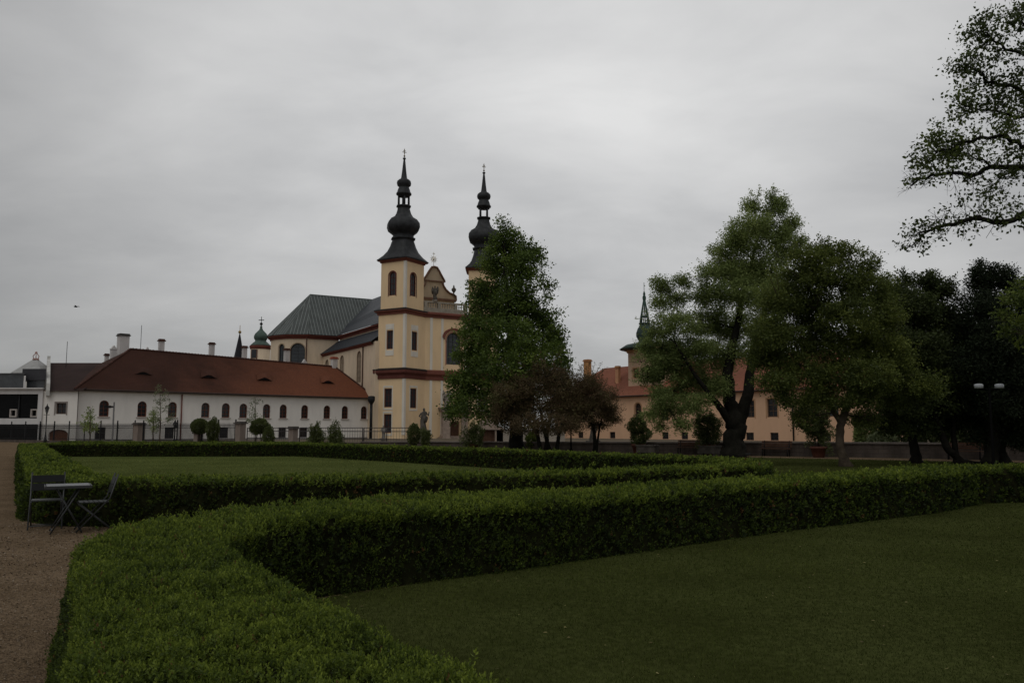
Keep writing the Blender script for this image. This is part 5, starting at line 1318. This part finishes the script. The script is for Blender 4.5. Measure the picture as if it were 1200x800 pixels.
T = [(605, 530, 0, .50), (604, 500, 0, .40), (603, 440, 0, .33), (598, 380, 0, .24), (592, 320, 0, .14), (590, 275, 0, .05)]
tree('tall_tree', 'tall dense green tree tapering upwards in front of the church facade', 605, [T],
 [(590, 266, 7, 14), (598, 284, 18, 14), (582, 288, 12, 14), (618, 296, 16, 12), (585, 308, 26, 20), (612, 314, 26, 18), (628, 300, 8, 8), (578, 338, 30, 22), (612, 342, 30, 24), (638, 338, 12, 12), (572, 365, 32, 22), (605, 370, 32, 24), (636, 368, 20, 18), (560, 392, 26, 20), (595, 398, 36, 24), (632, 398, 28, 22), (652, 388, 8, 10), (556, 420, 26, 20), (595, 428, 40, 26), (638, 424, 26, 22), (655, 412, 8, 12), (656, 440, 12, 20), (660, 424, 6, 12), (654, 402, 8, 12), (640, 352, 8, 12), (538, 447, 20, 12), (565, 452, 32, 20), (606, 460, 36, 22), (645, 450, 18, 14), (537, 470, 16, 12), (562, 478, 28, 14), (530, 485, 8, 8), (600, 485, 30, 14)],
 M_l1, M_bark_d, 52, .16, 4.3, .54, tone0=.45, twigs=6, seed=1, gap=.62, droop=.5, zmin=2.6, grow=1.03, spr=2, sprl=.7)

S = [[(634, 528, 0, .14), (630, 510, .2, .11), (618, 488, .3, .08), (612, 470, .4, .05)], [(640, 529, .1, .15), (641, 505, .1, .11), (648, 480, 0, .08), (650, 455, 0, .05)], [(652, 529, -.3, .13), (655, 508, -.3, .1), (664, 485, -.3, .06)], [(646, 529, .4, .12), (636, 500, .5, .09), (632, 470, .5, .05)]]
tree('purple_tree', 'low spreading purple leaved tree with several stems under the tall green tree', 642, S,
 [(640, 442, 24, 10), (612, 455, 24, 14), (662, 450, 24, 14), (600, 475, 20, 16), (632, 470, 34, 18), (665, 474, 26, 18), (602, 492, 20, 13), (632, 497, 32, 12), (664, 497, 20, 12), (590, 462, 10, 10), (588, 487, 8, 10)],
 M_lp, M_bark_d, 48.5, .10, 4.6, .38, tone0=.45, twigs=14, seed=2, gap=.6, asp=.45, grow=1.1, spr=7, sprl=1.5)
S = [[(697, 529, 0, .13), (697, 512, 0, .1), (694, 492, 0, .08), (690, 470, 0, .05)], [(698, 525, .1, .09), (702, 505, .1, .06), (706, 485, .1, .04)]]
tree('purple_tree', 'thinner purple leaved tree with drooping side twigs right of the bushy purple one', 697, S,
 [(690, 447, 16, 8), (682, 462, 18, 12), (702, 463, 18, 12), (690, 480, 26, 12), (712, 482, 12, 8), (672, 488, 12, 12), (718, 492, 10, 4), (700, 497, 14, 5)],
 M_lp, M_bark_d, 50, .095, 5.5, .36, tone0=.5, twigs=16, seed=3, gap=.56, asp=.4, grow=1.1, spr=6, sprl=1.5)

T = [(860, 534, 0, .66), (861, 512, 0, .56), (862, 492, 0, .52), (856, 470, .1, .36), (852, 440, .2, .30), (860, 400, .3, .2), (872, 340, .3, .12), (890, 270, .3, .05)]
T2 = [(864, 500, 0, .36), (872, 478, -.2, .34), (878, 452, -.3, .30), (880, 425, -.4, .22), (895, 370, -.3, .14), (905, 310, -.3, .07)]
T3 = [(859, 500, 0, .26), (846, 480, -.3, .2), (836, 468, -.5, .16), (815, 440, -.8, .1), (790, 400, -1, .06)]
tree('forked_tree', 'big light green tree with a thick forked trunk before the apricot building', 860, [T, T2, T3],
 [(886, 238, 13, 9), (905, 246, 16, 14), (925, 262, 12, 10), (880, 262, 22, 14), (905, 280, 24, 18), (860, 275, 16, 12), (850, 300, 22, 16), (885, 310, 32, 22), (920, 300, 12, 14), (838, 320, 20, 12), (862, 345, 34, 20), (905, 350, 26, 20), (828, 345, 20, 14), (778, 338, 12, 9), (793, 352, 16, 12), (772, 356, 10, 9), (790, 380, 28, 16), (766, 388, 10, 8), (825, 375, 30, 20), (866, 385, 34, 22), (757, 408, 8, 8), (752, 424, 9, 8), (760, 442, 14, 12), (775, 466, 14, 13), (764, 484, 9, 9), (905, 232, 7, 8), (880, 240, 10, 8), (895, 266, 20, 14), (872, 284, 20, 14), (866, 322, 26, 16), (898, 332, 24, 18), (920, 275, 12, 12), (770, 425, 18, 12), (916, 240, 8, 8), (935, 285, 8, 10), (770, 330, 6, 6), (800, 330, 10, 8), (776, 408, 26, 16), (812, 412, 32, 20), (850, 415, 26, 20), (788, 434, 24, 14), (822, 446, 28, 16), (788, 458, 24, 12), (812, 474, 22, 12), (782, 480, 18, 10), (792, 496, 16, 8), (842, 455, 14, 14), (895, 410, 24, 18), (900, 385, 20, 20), (776, 500, 8, 6)],
 M_l3, M_bark_d, 46, .105, 5.4, .40, tone0=.42, twigs=10, seed=4, gap=.60, asp=.5, zmin=3.0, grow=1.04, spr=4, sprl=1.1)

T = [(991, 549, 0, .22), (984, 522, 0, .17), (985, 500, 0, .16), (992, 478, 0, .15), (1000, 450, 0, .13), (1000, 400, 0, .1), (985, 340, 0, .05)]
T2 = [(986, 497, 0, .12), (970, 470, .2, .1), (950, 440, .4, .07), (930, 400, .5, .04)]
tree('leaning_oak', 'yellowish green tree on a slim bent trunk standing on the grass beyond the hedge', 991, [T, T2],
 [(968, 292, 14, 9), (990, 300, 20, 12), (948, 302, 22, 14), (1015, 310, 14, 12), (935, 325, 28, 20), (975, 328, 34, 22), (1012, 340, 28, 20), (1038, 332, 10, 10), (915, 355, 28, 22), (955, 362, 34, 24), (1000, 372, 36, 26), (1036, 368, 20, 20), (905, 390, 26, 22), (945, 398, 34, 24), (990, 410, 36, 24), (1032, 405, 30, 24), (895, 418, 22, 16), (930, 430, 30, 20), (970, 442, 30, 18), (1015, 442, 34, 22), (1055, 425, 24, 20), (908, 448, 24, 12), (920, 466, 12, 9), (955, 468, 22, 14), (1000, 468, 24, 12), (1045, 462, 28, 16), (1085, 452, 22, 14), (1010, 490, 20, 9), (942, 490, 12, 12)],
 M_l4, M_bark_l, 34, .088, 5.2, .34, tone0=.34, twigs=8, seed=5, gap=.55, zmin=2.2, grow=1.04, spr=3, sprl=1.0)

T = [(1074, 544, 0, .26), (1072, 525, 0, .2), (1066, 500, 0, .17), (1060, 470, 0, .13), (1065, 420, 0, .1), (1075, 360, 0, .05)]
tree('dark_tree', 'very dark broad tree between the yellowish oak and the black yew', 1074, [T],
 [(1045, 345, 14, 12), (1062, 328, 7, 10), (1040, 362, 16, 14), (1060, 348, 14, 12), (1088, 330, 16, 9), (1096, 345, 18, 14), (1075, 362, 24, 18), (1112, 338, 8, 10), (1055, 380, 26, 22), (1100, 375, 30, 24), (1070, 410, 36, 24), (1110, 415, 30, 26), (1070, 445, 38, 22), (1108, 450, 30, 22), (1050, 472, 30, 16), (1085, 478, 34, 16), (1040, 496, 24, 12), (1075, 500, 26, 10), (1105, 492, 22, 14), (1120, 382, 14, 14)],
 M_l5, M_bark_d, 37.5, .11, 6.5, .42, tone0=.38, twigs=6, seed=6, gap=.4, spr=3, sprl=1.1)
T = [(1150, 545, 0, .12), (1128, 541, 0, .14), (1112, 528, 0, .16), (1103, 508, 0, .15), (1096, 488, 0, .13), (1090, 462, 0, .1), (1080, 430, 0, .06)]
T2 = [(1122, 538, 0, .14), (1117, 510, .3, .11), (1118, 480, .4, .08)]
tree('leaning_tree', 'bent dark stems of a yew sprawling along the ground left of the black yew', 1150, [T, T2],
 [(1085, 455, 24, 18), (1110, 465, 28, 18), (1075, 478, 22, 12), (1118, 440, 24, 18)], M_l5, M_bark_d, 36.5, .13, 2.8, .4, tone0=.3, twigs=6, seed=7, gap=.4)
T = [(1160, 546, 0, .30), (1163, 520, 0, .28), (1160, 480, 0, .22), (1155, 400, 0, .15), (1152, 330, 0, .05)]
T2 = [(1178, 546, .2, .25), (1172, 524, .2, .22), (1182, 490, .2, .18), (1190, 440, .2, .1)]
tree('black_yew', 'near black yew with a jagged top at the right end of the row', 1163, [T, T2],
 [(1148, 312, 3, 8), (1150, 322, 7, 10), (1166, 318, 5, 8), (1141, 326, 5, 9), (1180, 322, 5, 8), (1158, 326, 10, 8), (1152, 336, 16, 14), (1176, 330, 14, 12), (1195, 338, 14, 12), (1150, 362, 28, 22), (1185, 365, 32, 22), (1140, 395, 26, 24), (1175, 400, 34, 26), (1145, 430, 34, 24), (1190, 435, 34, 26), (1135, 462, 26, 20), (1175, 468, 36, 22), (1150, 490, 30, 16), (1190, 495, 28, 18), (1225, 400, 34, 60), (1225, 480, 34, 40), (1155, 512, 18, 10), (1200, 518, 20, 10)],
 M_l6, M_bark_d, 36, .13, 8.5, .36, tone0=.4, twigs=5, seed=8, gap=.3, asp=.35, spr=3, sprl=1.0)
T = [(1262, 560, 0, .2), (1260, 500, 0, .17), (1250, 430, 0, .13), (1235, 370, 0, .07)]
tree('fresh_green_tree', 'fresh green branches reaching in front of the black yew at the right edge', 1262, [T],
 [(1196, 332, 14, 9), (1188, 350, 18, 12), (1172, 368, 14, 6), (1200, 375, 22, 10), (1182, 390, 14, 6), (1225, 350, 26, 24), (1245, 390, 34, 34), (1215, 400, 20, 14)],
 M_l7, M_bark, 29, .11, 2.0, .3, tone0=.4, twigs=9, seed=9, gap=.6)

# dense dark growth outside the garden wall that closes the view
def growth(name, label, Y, blobs, lm, lsz=.2, n=300, seed=0, tone0=.3):
    global rng
    rng = np.random.default_rng(seed); k = Y/F; A = []
    for b in blobs:
        c = np.array(at(b[0], b[1], Y)); m_ = int(b[2]*b[3]*k*k*3.14*3.2/(.33*lsz*lsz)); v = vec_in_ball(m_)*(rng.random(m_)**.4)[:, None]
        A.append(c+v*np.array([b[2]*k, 1.8, b[3]*k])*(1+.18*rng.normal(size=(m_, 1))))
    A = np.concatenate(A); A = A[A[:, 2] > .02]; n = len(A)
    c0 = A.mean(0); tone = np.clip(tone0+(vnoise(A, .7, seed)-.5)*.5+rng.normal(0, .1, n), 0, 1)
    return quads(name, rot_leaves(A, lsz*(.6+.8*rng.random(n)), np.tile([0, 0, .4], (n, 1)), .9, .6, .2), tone, lm, None, (float(c0[0]), float(c0[1]), 0.), label=label, kind='stuff')
growth('dark_woodland', 'dark wooded background beyond the garden wall at the right', 62, [(x, y, 34, 26) for x in range(1062, 1330, 32) for y in (400, 440, 480, 505)], M_l5, .26, seed=31, tone0=.2)

def shrub(px, Y, y0, y1, wpx, label, lm=None, lsz=.09, name='shrub', shape='round', group=None, pot=None, stem=None, cov=4.2, seed=0, tone0=.5, z0=None, amp=.24):
    """clipped or loose bush as a leafy shell, optionally in a pot or on a stem"""
    global rng
    rng = np.random.default_rng(seed+900); k = Y/F; c = at(px, (y0+y1)/2, Y); rx, rz = wpx*k/2, (y1-y0)*k/2
    if z0 is not None and not stem and not pot: top = c.z+rz; rz = (top-z0)/2; c.z = z0+rz
    T_ = thing(name, (c.x, Y, 0 if not pot else 0), label, 'shrub', group)
    area = 4*math.pi*((rx*rz+rx*rx+rx*rz)/3); n = int(area*cov/(.33*lsz*lsz)); v = vec_in_ball(n)
    if shape == 'cone':
        sc = np.clip(1.05-.75*(v[:, 2]+1)/2, .12, 1)[:, None]; q = v*np.concatenate([sc*rx*1.15/np.sqrt(np.maximum(1-v[:, 2:]**2, .08))*.9, sc*rx*1.15/np.sqrt(np.maximum(1-v[:, 2:]**2, .08))*.9, np.full((n, 1), rz)], 1)
    else: q = v*np.array([rx, rx, rz])
    q = q*(1-rng.random((n, 1))**2*.35)*(1+(vnoise(v*2.2+seed, 1, seed)-.5)[:, None]*amp*2.6+(vnoise(v*6+seed, 1, seed+1)-.5)[:, None]*amp*1.2)
    pos = q+np.array(c); kk = pos[:, 2] > .02; pos = pos[kk]; v = v[kk]
    tone = np.clip(tone0+(vnoise(pos, 3, seed)-.5)*.4+rng.normal(0, .12, len(pos)), 0, 1)
    quads('foliage', rot_leaves(pos, lsz*(.6+.8*rng.random(len(pos))), v*.8+np.array([0, 0, .3]), .7, .55), tone, lm or M_lb, T_)
    m = MB(); b0 = 0.0 if not pot else pot[1]
    st_ = stem or [0]
    for s in st_: m.tube([(c.x+s, Y, b0-.02), (c.x+s*.6, Y, (b0+c.z)/2), (c.x, Y, c.z+rz*.5)], [.05, .04, .02], 6)
    m.build('stem', M_bark, T_)
    if pot:
        r_, h_ = pot; m = MB(); m.lathe((c.x, Y), [(r_*.68, 0), (r_*.72, .03), (r_*.95, h_-.14), (r_*1.06, h_-.13), (r_*1.08, h_-.01), (r_*.96, h_), (r_*.94, h_-.08)], 20); m.build('pot', mat('terracotta', (.12, .05, .036), var=.2, vscale=4, bump=.3), T_)
    return T_
Yw = lambda px, d: wp(px).y-d
shrub(748, Yw(748, 1.3), 491, 520, 24, 'round dark bush in a terracotta pot under the arched window of the apricot building', pot=(.42, .62), seed=1, shape='round', group='potted shrubs along the wall', amp=.4)
shrub(829, Yw(829, 1.3), 482, 521, 25, 'tall dark bush in a terracotta pot left of the thick forked trunk', pot=(.42, .62), seed=2, group='potted shrubs along the wall', amp=.65)
shrub(958, Yw(958, 1.3), 470, 522, 29, 'tall dark bush in a terracotta pot by the last downpipe of the apricot building', pot=(.42, .6), seed=3, group='potted shrubs along the wall', amp=.7)
shrub(554.5, Yw(554.5, 1.6), 500, 524, 17, 'slender potted bush just right of the church door', pot=(.35, .5), seed=4, group='potted shrubs along the wall', amp=.7)
Yf = lambda px: wp(px).y-1.2
G = 'bushes along the fence'
shrub(233.5, Yf(234), 491, 508, 19, 'clipped round bush above the short pillar', seed=5, stem=[0, .15], amp=.06, group=G)
shrub(249.5, Yf(250), 491, 514, 13, 'oval bush right of the clipped round bush', seed=6, z0=.3, group=G, shape='round')
shrub(303.5, Yf(303), 492, 508, 21, 'dark round crown on two thin stems beside the pale young tree', seed=7, stem=[-.3, .3], group=G)
shrub(314.5, Yf(314), 500, 516, 11, 'small oval bush touching the round crown on two stems', seed=8, z0=.2, group=G)
shrub(370, Yf(370), 499, 518, 15, 'evergreen bush left of the small grey statue', seed=9, z0=.05, group=G, amp=.6)
shrub(393, Yf(393), 501, 518, 14, 'evergreen bush right of the small grey statue', seed=10, z0=.05, group=G, amp=.6)
shrub(485, Yf(485)-.8, 497, 511, 13, 'rounded bush at the foot of the baroque statue group, left one', seed=11, z0=.3, group=G, amp=.3)
shrub(499, Yf(500)-.6, 503, 515, 10, 'rounded bush at the foot of the baroque statue group, right one', seed=12, z0=.2, group=G, amp=.6)
shrub(624, 57, 508, 521, 16, 'pale green shrub seen between the stems of the purple tree', lm=M_l7, seed=13, z0=.0, tone0=.6)
shrub(1034, 60, 507, 523, 30, 'pale green shrub outside the wall under the distant red roof', lm=M_ly, seed=14, z0=0, tone0=.35, lsz=.14)
shrub(1014, 64, 492, 522, 24, 'grey green loose shrub at the corner of the apricot building', lm=M_l3, seed=15, z0=0, tone0=.2, lsz=.16)

def young(px, Y, label, blobs, lm, seed, tr=.06, lsz=.12, lai=1.0, top=470):
    return tree('young_tree', label, px, [[(px, 519, 0, tr), (px, 500, 0, tr*.8), (px+.5, 485, 0, tr*.5), (px, top, 0, .015)]], blobs, lm, M_bark_l, Y, lsz, lai, .3, group='young trees by the fence', twigs=14, seed=seed, minr=.008, gap=.6, tone0=.45)
young(105.5, 84, 'small light green pyramidal young tree left of the camera pole', [(105.5, 480, 3, 5), (105, 488, 6, 5), (105.5, 496, 10, 6), (106, 503, 9, 4), (98, 496, 4, 3)], M_l3, 41, lsz=.16, lai=1.6, top=476)
young(187.5, 79, 'taller young tree with pale sparse spring leaves right of the first stone pillar', [(188, 458, 8, 7), (187, 470, 10, 8), (194, 482, 10, 7), (186, 490, 9, 8), (200, 492, 6, 5)], M_ly, 42, tr=.07, lai=.55, top=452)
young(179.5, 80.5, 'short greener young tree just left of the pale sparse one', [(179, 484, 6, 6), (180, 494, 8, 6), (180, 503, 6, 4)], M_l3, 43, lai=1.3, top=480)
young(299, 75, 'pale sparse young tree behind the round crown on two stems', [(299, 472, 5, 6), (298, 482, 7, 6), (303, 490, 7, 5), (294, 492, 6, 5)], M_ly, 44, lai=.55, top=466)

# ---------------- near tree whose trunk stands outside the frame; its outer branches hang into the picture
def overhanging():
    global rng
    rng = np.random.default_rng(77); r = random.Random(12); Y = 15.0; k = Y/F
    T_ = thing('overhanging_tree', (gx(1420, Y+1), Y+1, 0), 'leafy branches of a near tree hanging into the sky from the right edge', 'tree')
    tm = MB(); B = at(1420, 502, Y+1); B.z = -.05; tp = [B, Vector((B.x-.1, B.y, 2)), Vector((B.x-.3, B.y, 4)), Vector((B.x-.3, B.y-.2, 7)), Vector((B.x-.2, B.y-.2, 10.5))]; tm.tube(tp, [.5, .36, .33, .25, .12], 12); tm.build('trunk', M_bark_d, T_)
    limbs = [
        ([(1400, 340), (1320, 262), (1240, 240), (1200, 252), (1172, 264), (1148, 258), (1118, 261), (1096, 268), (1080, 274), (1069, 288)], .075, 1.0, 0),
        ([(1400, 300), (1320, 210), (1250, 190), (1200, 196), (1160, 196), (1138, 206), (1115, 202), (1098, 204), (1080, 210), (1069, 217)], .075, .55, .6),
        ([(1390, 250), (1310, 170), (1250, 150), (1200, 172), (1180, 160), (1150, 160), (1122, 172), (1098, 180), (1088, 188)], .06, 1.4, -.4),
        ([(1390, 220), (1320, 130), (1250, 110), (1200, 108), (1170, 100), (1150, 88), (1136, 74), (1128, 80)], .06, 1.9, .3),
        ([(1380, 190), (1300, 100), (1240, 80), (1205, 74), (1180, 56), (1160, 44), (1150, 36)], .05, 1.7, -.3),
        ([(1370, 120), (1300, 60), (1240, 40), (1215, 38), (1196, 24), (1188, 12)], .05, 1.4, .2),
        ([(1250, 150), (1205, 138), (1170, 132), (1140, 128), (1126, 122)], .035, 2.0, 0),
        ([(1200, 196), (1180, 205), (1165, 215), (1158, 224)], .012, .8, .5),
        ([(1160, 196), (1145, 186), (1125, 180), (1110, 176)], .018, 1.6, .3),
        ([(1390, 250), (1330, 90), (1290, -20), (1270, -90)], .08, 2.0, 0), ([(1400, 300), (1440, 100), (1480, -80)], .1, 2, 0), ([(1410, 330), (1500, 220), (1600, 150)], .09, 2, .5), ([(1330, 90), (1380, -50), (1420, -200)], .06, 2, -.5),
    ]
    lb = MB(); C = []
    for path, r0, dens, dy in limbs:
        P_ = [at(x, y, Y+dy+(i/len(path))*r.uniform(-.5, .5)) for i, (x, y) in enumerate(path)]
        fine = []
        for a, b in zip(P_[:-1], P_[1:]):
            for t in (0, .33, .66): fine.append(a.lerp(b, t)+Vector((r.gauss(0, .02), r.gauss(0, .05), r.gauss(0, .02))))
        fine.append(P_[-1]); n = len(fine); lb.tube(fine, [r0*(1-.88*(i/(n-1)))+.004 for i in range(n)], 6)
        for i in range(3, n):
            for _ in range(3 if dens > .5 else 4):
                L_ = r.uniform(.12, .5)*(1.1 if i < n-6 else .8); d = (fine[i]-fine[i-1]).normalized(); e_ = Vector((r.gauss(0, 1), r.gauss(0, 1), r.gauss(.25 if dens > .9 else -.1, .9))).normalized()
                q = fine[i]+(d*.7+e_).normalized()*L_; tw = curve(fine[i], q, 4, .15, -.02, r); lb.tube(tw, [.008, .006, .005, .004, .002], 4, False)
                for _k in range(2):
                    q2 = tw[r.randint(2, 4)]+Vector((r.gauss(0, 1), r.gauss(0, 1), r.gauss(0, 1))).normalized()*L_*.45; lb.tube([tw[2], tw[3].lerp(q2, .5), q2], [.004, .003, .0015], 3, False)
                    if r.random() < .36*dens/1.2: C.append((q2, .09))
                if r.random() < .6*min(1, dens): C.append((q, .11))
                if dens > 1.3 and r.random() < .7: C.append((tw[3]+Vector((r.gauss(0, .13), r.gauss(0, .15), r.gauss(.05, .13))), .13))
    lb.build('branches', M_bark_d, T_)
    A = []
    for c, s in C:
        n = r.randint(10, 22); A.append(np.array(c)+rng.normal(size=(n, 3))*s*.72)
    A = np.concatenate(A); n = len(A); up = rng.normal(size=(n, 3))*.5
    tone = np.clip(.35+(vnoise(A, 1.2, 3)-.5)*.5+rng.normal(0, .15, n), 0, 1)
    quads('foliage', rot_leaves(A, .068*(.6+.8*rng.random(n)), up, .8, .62, .3), tone, leaf_mat('near_leaves', (.035, .050, .016), (.19, .24, .055), .45, .55, (.5, (.085, .115, .028))), T_)
overhanging()
# a few fallen leaves on the near lawn and the path
rng = np.random.default_rng(4)
n = 420; r_ = 3.2*(17/3.2)**rng.random(n); a_ = rng.uniform(-.62, .62, n); x_ = r_*np.sin(a_); y_ = r_*np.cos(a_); kk = in_poly(x_, y_, LAWN_A) | (x_ < -.55*y_-.6); x_, y_ = x_[kk], y_[kk]
P_ = np.stack([x_, y_, np.where(in_poly(x_, y_, LAWN_A), .030, .013)], 1); Lq = rot_leaves(P_, .028*(.5+rng.random(len(P_))), rng.normal(size=(len(P_), 3))*np.array([1, 1, .12]), .1, .6); Lq[:, :, 2] = P_[:, None, 2]+(Lq[:, :, 2]-P_[:, None, 2])*.25
quads('fallen_leaves', Lq, rng.random(len(P_)), leaf_mat('withered_leaves', (.10, .075, .03), (.30, .26, .10), .2, .8), kind='stuff', label='scattered small withered leaves on the lawn and path', loc=(1, 7, 0))
print('OBJECTS', len(bpy.data.objects), 'VERTS', sum(len(o.data.vertices) for o in bpy.data.objects if o.type == 'MESH'))
